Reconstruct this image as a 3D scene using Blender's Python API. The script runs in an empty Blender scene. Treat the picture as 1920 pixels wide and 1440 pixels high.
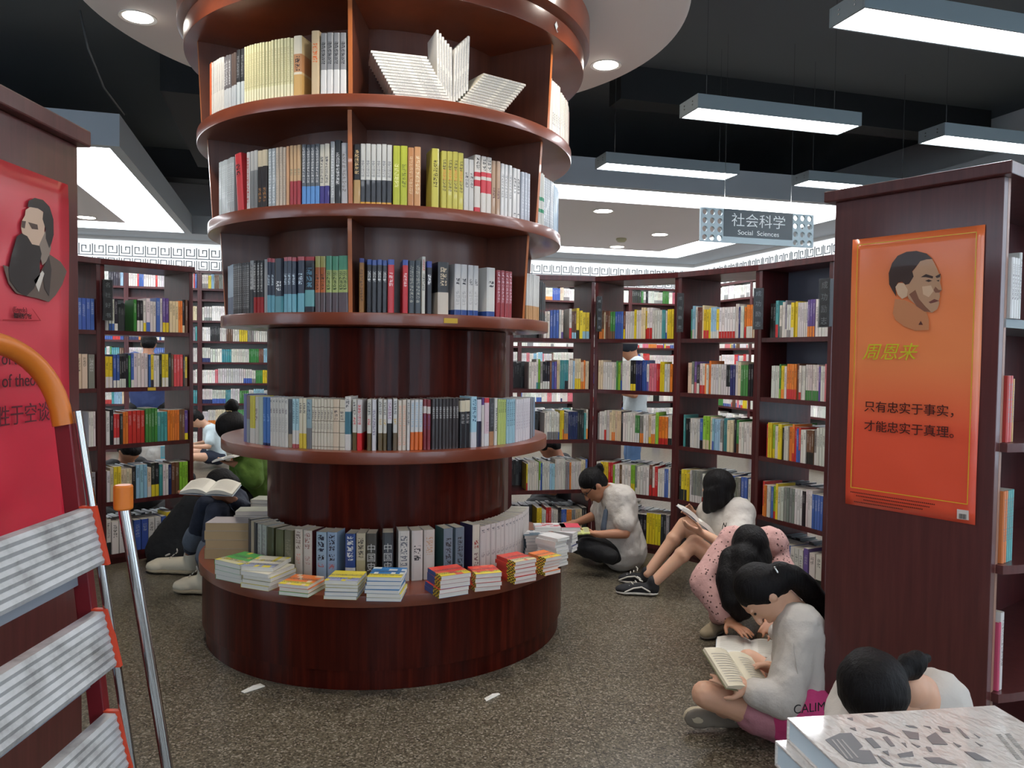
import bpy, bmesh, math, random
from mathutils import Vector, Matrix, Euler
R = math.radians
V = Vector
scn = bpy.context.scene
COL = scn.collection
random.seed(7)

# ---------------------------------------------------------------- camera
FPX = 1450.0
CAM = V((0, 0, 1.45))
PITCH, ROLL = R(2.1), R(0.7)
fwd = V((0, math.cos(PITCH), -math.sin(PITCH)))
_r0 = V((1, 0, 0)); _u0 = V((0, math.sin(PITCH), math.cos(PITCH)))
rgt = _r0*math.cos(ROLL) + _u0*math.sin(ROLL)
upv = _u0*math.cos(ROLL) - _r0*math.sin(ROLL)
cd = bpy.data.cameras.new('camera')
cam = bpy.data.objects.new('camera', cd); COL.objects.link(cam)
cd.sensor_width = 36; cd.lens = FPX/1920*36; cd.clip_start = 0.05; cd.clip_end = 60
m = Matrix((rgt, upv, -fwd)).transposed().to_4x4(); m.translation = CAM
cam.matrix_world = m
scn.camera = cam
scn.view_settings.view_transform = 'Standard'
scn.view_settings.look = 'None'
scn.view_settings.gamma = 1
scn.view_settings.use_curve_mapping = False
scn.view_settings.exposure = EXPOSURE = 1.75
scn.cycles.use_denoising = True
scn.cycles.max_bounces = 8; scn.cycles.diffuse_bounces = 4; scn.cycles.glossy_bounces = 3
scn.cycles.transparent_max_bounces = 6
scn.cycles.sample_clamp_indirect = 4.0

# world: daylight that reaches the shop through the unseen windows
w = bpy.data.worlds.new('world'); scn.world = w; w.use_nodes = True
w.node_tree.nodes['Background'].inputs[0].default_value = (0.62, 0.72, 0.85, 1)
w.node_tree.nodes['Background'].inputs[1].default_value = 1.3

# room axes (the shop is turned about 16 degrees to the view)
UX = V((math.cos(R(16)), math.sin(R(16)), 0)); VX = V((-math.sin(R(16)), math.cos(R(16)), 0))
def UV(u, v, z=0): return UX*u + VX*v + V((0, 0, z))

LAMP_STRENGTH = 9.0
COFFER_STRENGTH = 3.2
DOWN_POWER = 16.0

# pixel helpers: a direction in the photo to a point in the shop
def ray(px, py): return (fwd + rgt*((px-960)/FPX) + upv*((720-py)/FPX))
def P(px, py, Y):
    d = ray(px, py); return CAM + d*(Y/d.y)
def PZ(px, py, z):
    d = ray(px, py); return CAM + d*((z-CAM.z)/d.z)
def proj(p):
    d = V(p)-CAM; k = d.dot(fwd)
    return 960+FPX*d.dot(rgt)/k, 720-FPX*d.dot(upv)/k

# ---------------------------------------------------------------- colour and materials
def lin(c):
    c = c/255.0
    return c/12.92 if c <= .04045 else ((c+.055)/1.055)**2.4
def C3(t): return (lin(t[0]), lin(t[1]), lin(t[2]), 1)

MATS = {}
def mat(name, col=(128, 128, 128), rough=.5, metal=0, coat=0, spec=.5, emit=0, ecol=None):
    if name in MATS: return MATS[name]
    m = bpy.data.materials.new(name); m.use_nodes = True
    b = m.node_tree.nodes['Principled BSDF']
    b.inputs['Base Color'].default_value = C3(col)
    b.inputs['Roughness'].default_value = rough
    b.inputs['Metallic'].default_value = metal
    b.inputs['Coat Weight'].default_value = coat
    b.inputs['Specular IOR Level'].default_value = spec
    if emit:
        b.inputs['Emission Color'].default_value = C3(ecol or col)
        b.inputs['Emission Strength'].default_value = emit
    MATS[name] = m
    return m
def N(m, t, **kw):
    n = m.node_tree.nodes.new(t)
    for k, v in kw.items(): setattr(n, k, v)
    return n
def L(m, a, b): m.node_tree.links.new(a, b)
def bsdf(m): return m.node_tree.nodes['Principled BSDF']
def ramp(m, fac, stops):
    r = N(m, 'ShaderNodeValToRGB'); e = r.color_ramp.elements
    while len(e) < len(stops): e.new(.5)
    for i, (p, c) in enumerate(stops): e[i].position = p; e[i].color = C3(c) if len(c) == 3 else c
    L(m, fac, r.inputs[0]); return r
def noise(m, scale, vec=None, detail=4, rough=.6, scl=None, coord='Object'):
    t = N(m, 'ShaderNodeTexCoord'); mp = N(m, 'ShaderNodeMapping')
    L(m, t.outputs[coord], mp.inputs[0])
    if scl: mp.inputs['Scale'].default_value = scl
    n = N(m, 'ShaderNodeTexNoise'); n.inputs['Scale'].default_value = scale
    n.inputs['Detail'].default_value = detail; n.inputs['Roughness'].default_value = rough
    L(m, mp.outputs[0], n.inputs[0]); return n
def bump(m, fac, strength=.3, dist=.01):
    b = N(m, 'ShaderNodeBump'); b.inputs['Strength'].default_value = strength; b.inputs['Distance'].default_value = dist
    L(m, fac, b.inputs['Height']); L(m, b.outputs[0], bsdf(m).inputs['Normal']); return b

def wood_mat(name, dark, mid, light, rough=.28, coat=.35, scl=(14, 14, .7), scale=2.2):
    m = mat(name, mid, rough, coat=coat)
    n = noise(m, scale, scl=scl, detail=6)
    r = ramp(m, n.outputs[0], [(.32, dark), (.52, mid), (.72, light)])
    L(m, r.outputs[0], bsdf(m).inputs['Base Color'])
    n2 = noise(m, 3, detail=3)
    mr = N(m, 'ShaderNodeMapRange'); mr.inputs['To Min'].default_value = rough-.07; mr.inputs['To Max'].default_value = rough+.1
    L(m, n2.outputs[0], mr.inputs[0]); L(m, mr.outputs[0], bsdf(m).inputs['Roughness'])
    bsdf(m).inputs['Coat Roughness'].default_value = .12
    return m
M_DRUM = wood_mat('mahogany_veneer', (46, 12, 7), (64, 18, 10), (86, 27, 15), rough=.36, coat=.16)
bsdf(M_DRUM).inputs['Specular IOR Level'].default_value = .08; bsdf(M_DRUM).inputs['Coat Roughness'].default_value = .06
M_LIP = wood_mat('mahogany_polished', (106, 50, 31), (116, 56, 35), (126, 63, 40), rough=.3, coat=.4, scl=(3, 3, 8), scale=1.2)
M_BACK = wood_mat('mahogany_back', (80, 41, 28), (90, 47, 32), (100, 53, 36), rough=.4, coat=.15)
M_CASE = wood_mat('maroon_laminate', (58, 20, 21), (70, 25, 26), (82, 31, 31), rough=.36, coat=.15, scl=(20, 20, 2))
M_PANEL = wood_mat('maroon_panel', (74, 32, 30), (84, 38, 36), (94, 45, 42), rough=.4, coat=.5, scl=(20, 20, 1.2))
M_GREYBACK = mat('grey_back_panel', (96, 104, 122), .45)
M_EDGE = mat('light_edge', (150, 110, 92), .4)
M_BRIGHTEDGE = mat('orange_edge_veneer', (176, 98, 48), .35, coat=.3)
M_WHITE = mat('white_paint', (205, 203, 200), .7)
M_CEIL = mat('ceiling_dark', (88, 94, 97), .85)
M_DISC = mat('ceiling_disc_paint', (232, 226, 220), .75)
M_COFFER = mat('coffer_grey', (178, 187, 194), .6)
M_COFFERIN = mat('coffer_inner', (226, 222, 225), .7)
M_ALU = mat('lamp_aluminium', (124, 136, 140), .5, metal=.1)
M_LAMPON = mat('lamp_diffuser', (255, 255, 255), .5, emit=LAMP_STRENGTH, ecol=(247, 250, 255))
M_COFFERON = mat('coffer_diffuser', (255, 255, 255), .5, emit=COFFER_STRENGTH, ecol=(246, 250, 255))
M_DOWN = mat('downlight_glow', (255, 255, 255), .5, emit=12, ecol=(255, 248, 236))
M_FRIEZE = mat('frieze_panel', (244, 246, 246), .5, emit=.22, ecol=(246, 250, 252))
M_FRET = mat('fret_grey', (84, 92, 96), .5)
M_BLACK = mat('black_plastic', (22, 22, 24), .35)
M_DUCT = mat('duct_black', (14, 17, 19), .7)
M_CHROME = mat('chrome', (190, 190, 188), .16, metal=1)
M_PAPER = mat('page_paper', (208, 196, 172), .8)
M_PAPERW = mat('page_white', (222, 219, 210), .75)
M_FILM = mat('plastic_film', (150, 156, 158), .12, spec=.8, coat=.8)
M_GOLD = mat('gold_label', (196, 160, 44), .5)

# floor: polished speckled granite tiles
def floor_mat():
    m = mat('granite_floor', (112, 104, 92), .28)
    t = N(m, 'ShaderNodeTexCoord')
    v = N(m, 'ShaderNodeTexVoronoi'); v.inputs['Scale'].default_value = 150
    L(m, t.outputs['Object'], v.inputs['Vector'])
    sep = N(m, 'ShaderNodeSeparateColor'); L(m, v.outputs['Color'], sep.inputs[0])
    r = ramp(m, sep.outputs[0], [(.0, (50, 46, 38)), (.2, (76, 70, 59)), (.5, (97, 90, 76)), (.8, (112, 105, 91)), (1, (150, 144, 130))])
    n = noise(m, 1.1, detail=3)
    mix = N(m, 'ShaderNodeMix', data_type='RGBA', blend_type='MULTIPLY'); mix.inputs[0].default_value = .35
    r2 = ramp(m, n.outputs[0], [(.3, (200, 190, 172)), (.7, (255, 250, 245))])
    L(m, r.outputs[0], mix.inputs[6]); L(m, r2.outputs[0], mix.inputs[7])
    br = N(m, 'ShaderNodeTexBrick'); br.offset = 0
    mp = N(m, 'ShaderNodeMapping'); mp.inputs['Rotation'].default_value = (0, 0, R(-3)); mp.inputs['Location'].default_value = (.33, .2, 0)
    L(m, t.outputs['Object'], mp.inputs[0]); L(m, mp.outputs[0], br.inputs[0])
    br.inputs['Scale'].default_value = 1; br.inputs['Mortar Size'].default_value = .0016; br.inputs['Brick Width'].default_value = .8; br.inputs['Row Height'].default_value = .8
    br.inputs['Color1'].default_value = br.inputs['Color2'].default_value = (1, 1, 1, 1); br.inputs['Mortar'].default_value = (.42, .4, .37, 1)
    mix2 = N(m, 'ShaderNodeMix', data_type='RGBA', blend_type='MULTIPLY'); mix2.inputs[0].default_value = 1
    L(m, mix.outputs[2], mix2.inputs[6]); L(m, br.outputs[0], mix2.inputs[7])
    L(m, mix2.outputs[2], bsdf(m).inputs['Base Color'])
    return m
M_FLOOR = floor_mat()

# book covers: colours come with the mesh (printed colour, ink colour); small strokes stand for printed characters
def book_mat():
    m = mat('book_cover', (200, 200, 200), .38, coat=.12)
    a = N(m, 'ShaderNodeAttribute', attribute_name='Col'); k = N(m, 'ShaderNodeAttribute', attribute_name='Ink')
    uv = N(m, 'ShaderNodeUVMap')
    sc = N(m, 'ShaderNodeVectorMath', operation='SCALE'); sc.inputs['Scale'].default_value = 7
    L(m, uv.outputs[0], sc.inputs[0])
    fl = N(m, 'ShaderNodeVectorMath', operation='FLOOR'); L(m, sc.outputs[0], fl.inputs[0])
    wn = N(m, 'ShaderNodeTexWhiteNoise', noise_dimensions='2D'); L(m, fl.outputs[0], wn.inputs['Vector'])
    gt = N(m, 'ShaderNodeMath', operation='GREATER_THAN'); gt.inputs[1].default_value = .45; L(m, wn.outputs['Value'], gt.inputs[0])
    # blank line between characters
    sx = N(m, 'ShaderNodeSeparateXYZ'); L(m, uv.outputs[0], sx.inputs[0])
    fy = N(m, 'ShaderNodeMath', operation='FRACT'); L(m, sx.outputs[1], fy.inputs[0])
    ly = N(m, 'ShaderNodeMath', operation='LESS_THAN'); ly.inputs[1].default_value = .8; L(m, fy.outputs[0], ly.inputs[0])
    mu = N(m, 'ShaderNodeMath', operation='MULTIPLY'); L(m, gt.outputs[0], mu.inputs[0]); L(m, ly.outputs[0], mu.inputs[1])
    mu2 = N(m, 'ShaderNodeMath', operation='MULTIPLY'); L(m, mu.outputs[0], mu2.inputs[0]); L(m, k.outputs['Alpha'], mu2.inputs[1])
    mix = N(m, 'ShaderNodeMix', data_type='RGBA')
    L(m, mu2.outputs[0], mix.inputs[0]); L(m, a.outputs['Color'], mix.inputs[6]); L(m, k.outputs['Color'], mix.inputs[7])
    L(m, mix.outputs[2], bsdf(m).inputs['Base Color'])
    return m
M_BOOK = book_mat()

# ---------------------------------------------------------------- mesh helpers
class MB:
    def __init__(s): s.v = []; s.f = []; s.mi = []; s.c = []; s.k = []; s.uv = []; s.col = False
    def face(s, pts, mi=0, c=None, k=None, uv=None):
        b = len(s.v); s.v.extend([tuple(p) for p in pts]); s.f.append(tuple(range(b, b+len(pts)))); s.mi.append(mi)
        if c is not None: s.col = True
        s.c.append(c or (1, 1, 1, 1)); s.k.append(k or (0, 0, 0, 0)); s.uv.append(uv)
    def faces(s, verts, faces, mi=0):
        b = len(s.v); s.v.extend([tuple(p) for p in verts])
        for f in faces: s.f.append(tuple(b+i for i in f)); s.mi.append(mi); s.c.append((1, 1, 1, 1)); s.k.append((0, 0, 0, 0)); s.uv.append(None)
    def obox(s, o, ax, ay, az, mi=0):
        o, ax, ay, az = V(o), V(ax), V(ay), V(az)
        p = [o, o+ax, o+ax+ay, o+ay, o+az, o+ax+az, o+ax+ay+az, o+ay+az]
        if ax.cross(ay).dot(az) < 0:
            s.faces(p, [(0, 1, 2, 3), (4, 7, 6, 5), (0, 4, 5, 1), (1, 5, 6, 2), (2, 6, 7, 3), (3, 7, 4, 0)], mi)
        else:
            s.faces(p, [(0, 3, 2, 1), (4, 5, 6, 7), (0, 1, 5, 4), (1, 2, 6, 5), (2, 3, 7, 6), (3, 0, 4, 7)], mi)
    def box(s, a, b, mi=0):
        a, b = V(a), V(b); d = b-a
        s.obox(a, (d.x, 0, 0), (0, d.y, 0), (0, 0, d.z), mi)
    def tube(s, pts, r, n=12, mi=0, cap=True):
        pts = [V(p) for p in pts]; rs = r if isinstance(r, (list, tuple)) else [r]*len(pts)
        rings = []; prev = None
        for i, p in enumerate(pts):
            t = (pts[min(i+1, len(pts)-1)]-pts[max(i-1, 0)]).normalized()
            if prev is None:
                a = t.cross(V((0, 0, 1)));
                if a.length < .1: a = t.cross(V((1, 0, 0)))
                a.normalize()
            else:
                a = (prev - t*prev.dot(t)).normalized()
            prev = a; b = t.cross(a)
            rings.append([p + (a*math.cos(2*math.pi*j/n)+b*math.sin(2*math.pi*j/n))*rs[i] for j in range(n)])
        vs = [q for g in rings for q in g]; fs = []
        for i in range(len(rings)-1):
            for j in range(n):
                k = (j+1) % n; fs.append((i*n+j, i*n+k, (i+1)*n+k, (i+1)*n+j))
        if cap: fs.append(tuple(range(n-1, -1, -1))); fs.append(tuple((len(rings)-1)*n+j for j in range(n)))
        s.faces(vs, fs, mi)
    def lathe(s, cx, cy, prof, n=96, a0=0, a1=2*math.pi, mi=0):
        full = abs(a1-a0-2*math.pi) < 1e-6; m = n if full else n+1
        vs = []
        for i in range(m):
            a = a0+(a1-a0)*i/n
            for r, z in prof: vs.append((cx+r*math.cos(a), cy+r*math.sin(a), z))
        k = len(prof); fs = []
        for i in range(n):
            i2 = (i+1) % m
            for j in range(k):
                j2 = (j+1) % k
                fs.append((i*k+j, i2*k+j, i2*k+j2, i*k+j2))
        s.faces(vs, fs, mi)
        if not full:
            s.faces([vs[j] for j in range(k)], [tuple(range(k))], mi); s.faces(vs[-k:], [tuple(range(k-1, -1, -1))], mi)
    def prism(s, poly, ext, mi=0):
        poly = [V(p) for p in poly]; ext = V(ext); n = len(poly)
        s.faces(poly+[p+ext for p in poly], [tuple(range(n-1, -1, -1)), tuple(range(n, 2*n))]+[(i, (i+1) % n, n+(i+1) % n, n+i) for i in range(n)], mi)
    def mesh(s, name, mats, smooth=False, weld=False):
        me = bpy.data.meshes.new(name); me.from_pydata(s.v, [], s.f)
        for mm in (mats if isinstance(mats, (list, tuple)) else [mats]): me.materials.append(mm)
        me.polygons.foreach_set('material_index', s.mi)
        if s.col:
            ca = me.color_attributes.new('Col', 'FLOAT_COLOR', 'CORNER'); ka = me.color_attributes.new('Ink', 'FLOAT_COLOR', 'CORNER')
            ul = me.uv_layers.new(name='UVMap')
            c = []; k = []; u = []
            for f, cc, kk, uu in zip(s.f, s.c, s.k, s.uv):
                for i in range(len(f)):
                    c.extend(cc); k.extend(kk); u.extend(uu[i] if uu else (0, 0))
            ca.data.foreach_set('color', c); ka.data.foreach_set('color', k); ul.data.foreach_set('uv', u)
        if weld or smooth:
            bm = bmesh.new(); bm.from_mesh(me); bmesh.ops.remove_doubles(bm, verts=bm.verts, dist=1e-5)
            bmesh.ops.recalc_face_normals(bm, faces=bm.faces); bm.to_mesh(me); bm.free()
        if smooth:
            me.polygons.foreach_set('use_smooth', [True]*len(me.polygons))
            try: me.set_sharp_from_angle(angle=R(40))
            except Exception: pass
        me.update(); return me
    def build(s, name, mats, parent=None, loc=None, rotz=None, bevel=0, **kw):
        return link(name, s.mesh(name, mats, **kw), parent, loc, rotz, bevel)
def link(name, me, parent=None, loc=None, rotz=None, bevel=0):
    o = bpy.data.objects.new(name, me); COL.objects.link(o)
    if loc is not None: o.location = loc
    if rotz is not None: o.rotation_euler = (0, 0, rotz)
    if parent is not None: o.parent = parent
    if bevel:
        b = o.modifiers.new('bevel', 'BEVEL'); b.width = bevel; b.segments = 2; b.limit_method = 'ANGLE'
    return o
def tag(o, label, cat, group=None, kind=None):
    o['label'] = label; o['category'] = cat
    if group: o['group'] = group
    if kind: o['kind'] = kind
    return o
def struct(o): o['kind'] = 'structure'; return o
def empty(name, loc=(0, 0, 0), rotz=0):
    o = bpy.data.objects.new(name, None); COL.objects.link(o); o.empty_display_size = .05
    o.location = loc; o.rotation_euler = (0, 0, rotz); return o
def text(body, size, parent, loc, rot, material, name='lettering', align='CENTER', sx=1, ext=.0004, shear=0, bold=0):
    c = bpy.data.curves.new(name, 'FONT'); c.body = body; c.size = size; c.extrude = ext; c.align_x = align; c.align_y = 'CENTER'
    c.shear = shear; c.offset = bold
    c.materials.append(material)
    o = bpy.data.objects.new(name, c); COL.objects.link(o)
    o.rotation_euler = rot; o.location = loc; o.scale = (sx, 1, 1)
    if parent: o.parent = parent
    FONTS.append(o)
    return o
FONTS = []
def frame_rot(x, up):   # rotation whose local X is x, local Y is up
    x = V(x).normalized(); up = V(up).normalized(); z = x.cross(up)
    return Matrix((x, up, z)).transposed().to_euler()

# ---------------------------------------------------------------- the shop's shell
def plane_quad(name, pts, material): 
    b = MB(); n = (V(pts[1])-V(pts[0])).cross(V(pts[3])-V(pts[0])).normalized()
    b.prism(pts, -n*.05); return struct(b.build(name, material))
b = MB(); b.obox(UV(-9, -7, -.1), UX*17.2, VX*20.2, (0, 0, .1)); struct(b.build('floor', M_FLOOR))
b = MB(); b.obox(UV(-9, -7, 3.95), UX*17.2, VX*20.2, (0, 0, .1)); struct(b.build('ceiling', M_CEIL))
WV, WU = 12.5, 6.95      # far wall and right wall
b = MB(); b.obox(UV(-9, WV, 0), UX*(WU+9+.1), VX*.1, (0, 0, 3.95)); struct(b.build('wall_far', M_WHITE))
# walls with tall unseen windows, put in to bring daylight onto the shelves
M_GLASS = mat('window_glass', (235, 240, 242), .02); bsdf(M_GLASS).inputs['Transmission Weight'].default_value = 1; bsdf(M_GLASS).inputs['IOR'].default_value = 1.02
M_FRAME = mat('window_frame', (90, 94, 98), .4)
wn_ = [0]
def window_wall(name, o, d, length, n, wins):
    b = MB(); z0, z1 = .5, 3.7; prev = 0
    for a, c in wins:
        b.obox(o+d*prev, d*(a-prev), n*.1, (0, 0, 3.95)); b.obox(o+d*a, d*(c-a), n*.1, (0, 0, z0)); b.obox(o+d*a+V((0, 0, z1)), d*(c-a), n*.1, (0, 0, 3.95-z1)); prev = c
    b.obox(o+d*prev, d*(length-prev), n*.1, (0, 0, 3.95)); struct(b.build(name, M_WHITE))
    for a, c in wins:
        wn_[0] += 1; r = empty('window_%d' % wn_[0], o+d*a+V((0, 0, z0)), math.atan2(d.y, d.x)); w_ = c-a; h_ = z1-z0
        nl = 1 if V((-d.y, d.x, 0)).dot(n) > 0 else -1
        b = MB(); 
        for x in (0, w_/2-.03, w_-.06): b.box((x, min(0, nl*.09)+.005, 0), (x+.06, max(0, nl*.09)-.005, h_))
        for z in (0, h_-.06): b.box((.06, min(0, nl*.09)+.006, z), (w_/2-.03, max(0, nl*.09)-.006, z+.06)); b.box((w_/2+.03, min(0, nl*.09)+.006, z), (w_-.06, max(0, nl*.09)-.006, z+.06))
        b.build('window_frame', M_FRAME, r)
        b = MB(); b.box((.06, nl*.045-.002, .06), (w_/2-.03, nl*.045+.002, h_-.06)); b.box((w_/2+.03, nl*.045-.002, .06), (w_-.06, nl*.045+.002, h_-.06)); b.build('window_glass', M_GLASS, r)
        r['kind'] = 'structure'
VB_ = -4.5
window_wall('wall_right', UV(WU, VB_), VX, WV-VB_, UX, [(1.2, 3.6), (4.4, 6.6)])
window_wall('wall_left', UV(-8.1, VB_), VX, WV-VB_, -UX, [(.6, 2.6), (3.4, 7.6)])  # windows added so that daylight reflects in the right end panel
window_wall('wall_back', UV(-8.1, VB_), UX, WU+8.1, -VX, [(1.0, 4.2), (5.4, 8.8), (10.2, 13.6)])  # windows added to light the surfaces facing the camera

# bulkheads in front of the walls, with the fret frieze under them
b = MB()
b.obox(UV(-8.1, 11.85, 3.12), UX*(WU+8.1), VX*.65, (0, 0, .26)); struct(b.build('trim_1', M_COFFER))
b = MB(); b.obox(UV(6.3, 2.0, 3.12), UX*.65, VX*9.85, (0, 0, .26)); struct(b.build('trim_2', M_COFFER))

def fret(name, org, d, nrm, length, z0, label):
    """two rows of square spirals in mirrored pairs on a lit panel"""
    d = V(d); nrm = V(nrm)
    root = empty(name, org)
    b = MB(); b.obox((0, 0, -.1), d*length, nrm*.03, (0, 0, .5)); b.build('light_panel', M_FRIEZE, root)
    g = MB(); w = .175; h = .165; t = .012
    def seg(a, c):
        (s0, y0), (s1, y1) = a, c
        s_a, s_b = min(s0, s1)-t/2, max(s0, s1)+t/2; y_a, y_b = min(y0, y1)-t/2, max(y0, y1)+t/2
        g.obox(V(d)*s_a+nrm*.03+V((0, 0, y_a)), d*(s_b-s_a), nrm*.006, (0, 0, y_b-y_a))
    n = int(length/w)
    for row in range(2):
        y = row*(h+.02)
        seg((0, y-.01), (length, y-.01)) if row == 0 else seg((0, y-.01), (length, y-.01))
        for i in range(n):
            s = i*w
            seg((s+.0, y+.0), (s+.0, y+h-.02))
            pts = [(.03, .135), (.03, .025), (.145, .025), (.145, .135), (.065, .135), (.065, .065), (.105, .065)] if row == 0 else \
                  [(.03, .13), (.03, .03), (.14, .03), (.14, .12), (.085, .12), (.085, .075)]
            if i % 2: pts = [(w-a, c) for a, c in pts]
            for a, c in zip(pts, pts[1:]): seg((s+a[0], y+a[1]), (s+c[0], y+c[1]))
    g.build('fret_pattern', M_FRET, root)
    root['kind'] = 'structure'
    return root
fret('trim_3', UV(-8.0, WV-.0, 2.66), UX, -VX, WU+8.0, 2.66, '')
fret('trim_4', UV(WU, WV-.05, 2.66), -VX, -UX, 9.5, 2.66, '')

# suspended coffers: grey fascia, glowing border panel, grey centre
def coffer(u0, u1, v0, v1, zb, label, downs):
    root = empty('ceiling_coffer', UV((u0+u1)/2, (v0+v1)/2, zb))
    inv = root.location
    def bb(bm, a, b_, z0, z1, c, d): bm.obox(UV(a, c, z0)-inv, UX*(b_-a), VX*(d-c), (0, 0, z1-z0))
    b = MB(); t = .09
    bb(b, u0, u1, zb, zb+.26, v0, v0+t); bb(b, u0, u1, zb, zb+.26, v1-t, v1); bb(b, u0, u0+t, zb, zb+.26, v0+t, v1-t); bb(b, u1-t, u1, zb, zb+.26, v0+t, v1-t)
    bb(b, u0+t, u1-t, zb+.2, zb+.25, v0+t, v1-t)
    b.build('fascia', M_COFFER, root)
    g = MB(); W = .62; a0, a1, c0, c1 = u0+t, u1-t, v0+t, v1-t
    bb(g, a0, a1, zb+.02, zb+.05, c0, c0+W); bb(g, a0, a1, zb+.02, zb+.05, c1-W, c1); bb(g, a0, a0+W, zb+.02, zb+.05, c0+W, c1-W); bb(g, a1-W, a1, zb+.02, zb+.05, c0+W, c1-W)
    g.build('light_panel', M_COFFERON, root)
    q = MB(); bb(q, a0+W, a1-W, zb-.0, zb+.06, c0+W, c1-W); q.build('centre_panel', M_COFFERIN, root)
    tag(root, label, 'ceiling light')
    return root
coffer(1.6, 6.25, 7.0, 11.75, 3.1, 'square grey coffer with glowing white border hung from the ceiling behind the hanging sign', [])
coffer(-6.4, -1.33, 6.95, 11.75, 3.1, 'square grey coffer with glowing white border over the shelves left of the round bookshelf', [])

def downlight(p, label, group, power=0, r=.075):
    root = empty('downlight', p)
    b = MB(); b.lathe(0, 0, [(r, 0), (r+.02, -.004), (r+.02, .0), (r, .01)], n=28); b.build('trim_ring', M_WHITE, root)
    b = MB(); b.lathe(0, 0, [(.0, -.001), (r, -.001), (r, .004), (0, .004)], n=28); b.build('lens', M_DOWN, root)
    tag(root, label, 'downlight', group)
    if power:
        l = bpy.data.lights.new('downlight_lamp', 'SPOT'); l.energy = power; l.color = (1, .93, .84); l.spot_size = R(120); l.spot_blend = .6; l.shadow_soft_size = .05
        o = bpy.data.objects.new('downlight_lamp', l); COL.objects.link(o); o.location = (0, 0, -.02); o.parent = root
    return root
for px, py, lab in ((1131, 396, 'round recessed downlight nearest the column of books in the right coffer centre'), (1237, 440, 'round recessed downlight nearest the hanging sign in the coffer centre'),
                    (1157, 463, 'round recessed downlight beside the smoke detector in the right coffer')):
    p = PZ(px, py, 3.095); downlight(p, lab, 'downlights in the coffers', 0, .1)
downlight(PZ(162, 408, 3.095), 'round recessed downlight in the left coffer centre beside the red poster case', 'downlights in the coffers', 0, .1)
p = PZ(1165, 447, 3.1)
root = empty('smoke_detector', p); b = MB(); b.lathe(0, 0, [(.0, 0), (.07, 0), (.075, -.02), (.05, -.05), (.0, -.055)], n=24); b.build('housing', mat('detector_cream', (176, 172, 140), .5), root, smooth=True)
tag(root, 'small round cream smoke detector on the grey coffer centre', 'smoke detector')

# the ceiling disc above the round bookshelf
CX, CY = -.67, 4.22
b = MB(); b.lathe(CX, CY, [(.6, 3.24), (1.55, 3.24), (1.57, 3.25), (1.57, 3.42), (.6, 3.42)], n=128)
struct(b.build('ceiling_1', M_DISC, smooth=True))
names = ['first', 'second', 'third', 'fourth', 'fifth', 'sixth', 'seventh']
for k in range(7):
    a = R(26+51.4*k)
    where = {0: 'right of the round bookshelf', 3: 'left of the round bookshelf'}.get(k, 'over the round bookshelf, %s round from its right' % names[k])
    downlight((CX+1.36*math.cos(a), CY+1.36*math.sin(a), 3.238), 'round downlight in the pale ceiling disc ' + where, 'downlights in the ceiling disc', DOWN_POWER)

# hanging lamps in the grid of the room
LW, LD, LH = 1.16, .225, .085
def hanging_lamp():
    root = empty('hanging_lamp')
    b = MB(); t = .012
    b.box((0, 0, 0), (LW, t, LH)); b.box((0, LD-t, 0), (LW, LD, LH)); b.box((0, t, 0), (t, LD-t, LH)); b.box((LW-t, t, 0), (LW, LD-t, LH)); b.box((t, t, LH-.01), (LW-t, LD-t, LH))
    b.build('housing', M_ALU, root, bevel=.002)
    b = MB(); b.box((t, t, .004), (LW-t, LD-t, .012)); b.build('diffuser', M_LAMPON, root)
    for x in (.12, LW-.12):
        b = MB(); b.tube([(x, LD/2, LH), (x, LD/2, 3.95-2.93)], .002, 6); b.build('suspension_wire', M_CHROME, root)
    b = MB()
    for yy in (.06, .16):
        for zz in (.035, .055): b.tube([(-.003, yy, zz), (.0, yy, zz)], .005, 8)
    b.build('screw', M_CHROME, root)
    return root
lamp0 = hanging_lamp(); used = False
lwhere = {(0, 0): 'largest hanging strip lamp at the top right, over the orange poster case', (0, 1): 'hanging strip lamp right of the ceiling disc, below the largest lamp',
         (0, 2): 'hanging strip lamp farthest back, just above the hanging sign and the coffer', (1, 1): 'hanging strip lamp at the right frame edge above the orange poster case',
         (1, 2): 'hanging strip lamp directly over the top left corner of the orange poster case'}
for i in range(-3, 3):
    for j in range(-4, 3):
        if i < 0 and j > -2: continue  # rows left of the visible lamps are added out of view for light
        if i == 2 and j > 0: continue
        q = V((1.46, 3.30, 2.93)) + UX*1.81*i + VX*1.385*j
        if j < 0 and (i+j) % 2: continue
        if not used: o = lamp0; used = True
        else:
            o = lamp0.copy(); COL.objects.link(o)
            for ch in lamp0.children:
                c = ch.copy(); COL.objects.link(c); c.parent = o
        o.location = q; o.rotation_euler = (0, 0, R(16))
        rowname = {-4: 'fourth', -3: 'third', -2: 'second', -1: 'first', 0: 'same', 1: 'next', 2: 'last'}[j]
        tag(o, lwhere.get((i, j), 'hanging strip lamp overhead out of frame, %s row, %s lamp from the left' % (rowname, ['first', 'second', 'third', 'fourth', 'fifth', 'sixth'][i+3])), 'ceiling lamp', 'hanging strip lamps')

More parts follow.
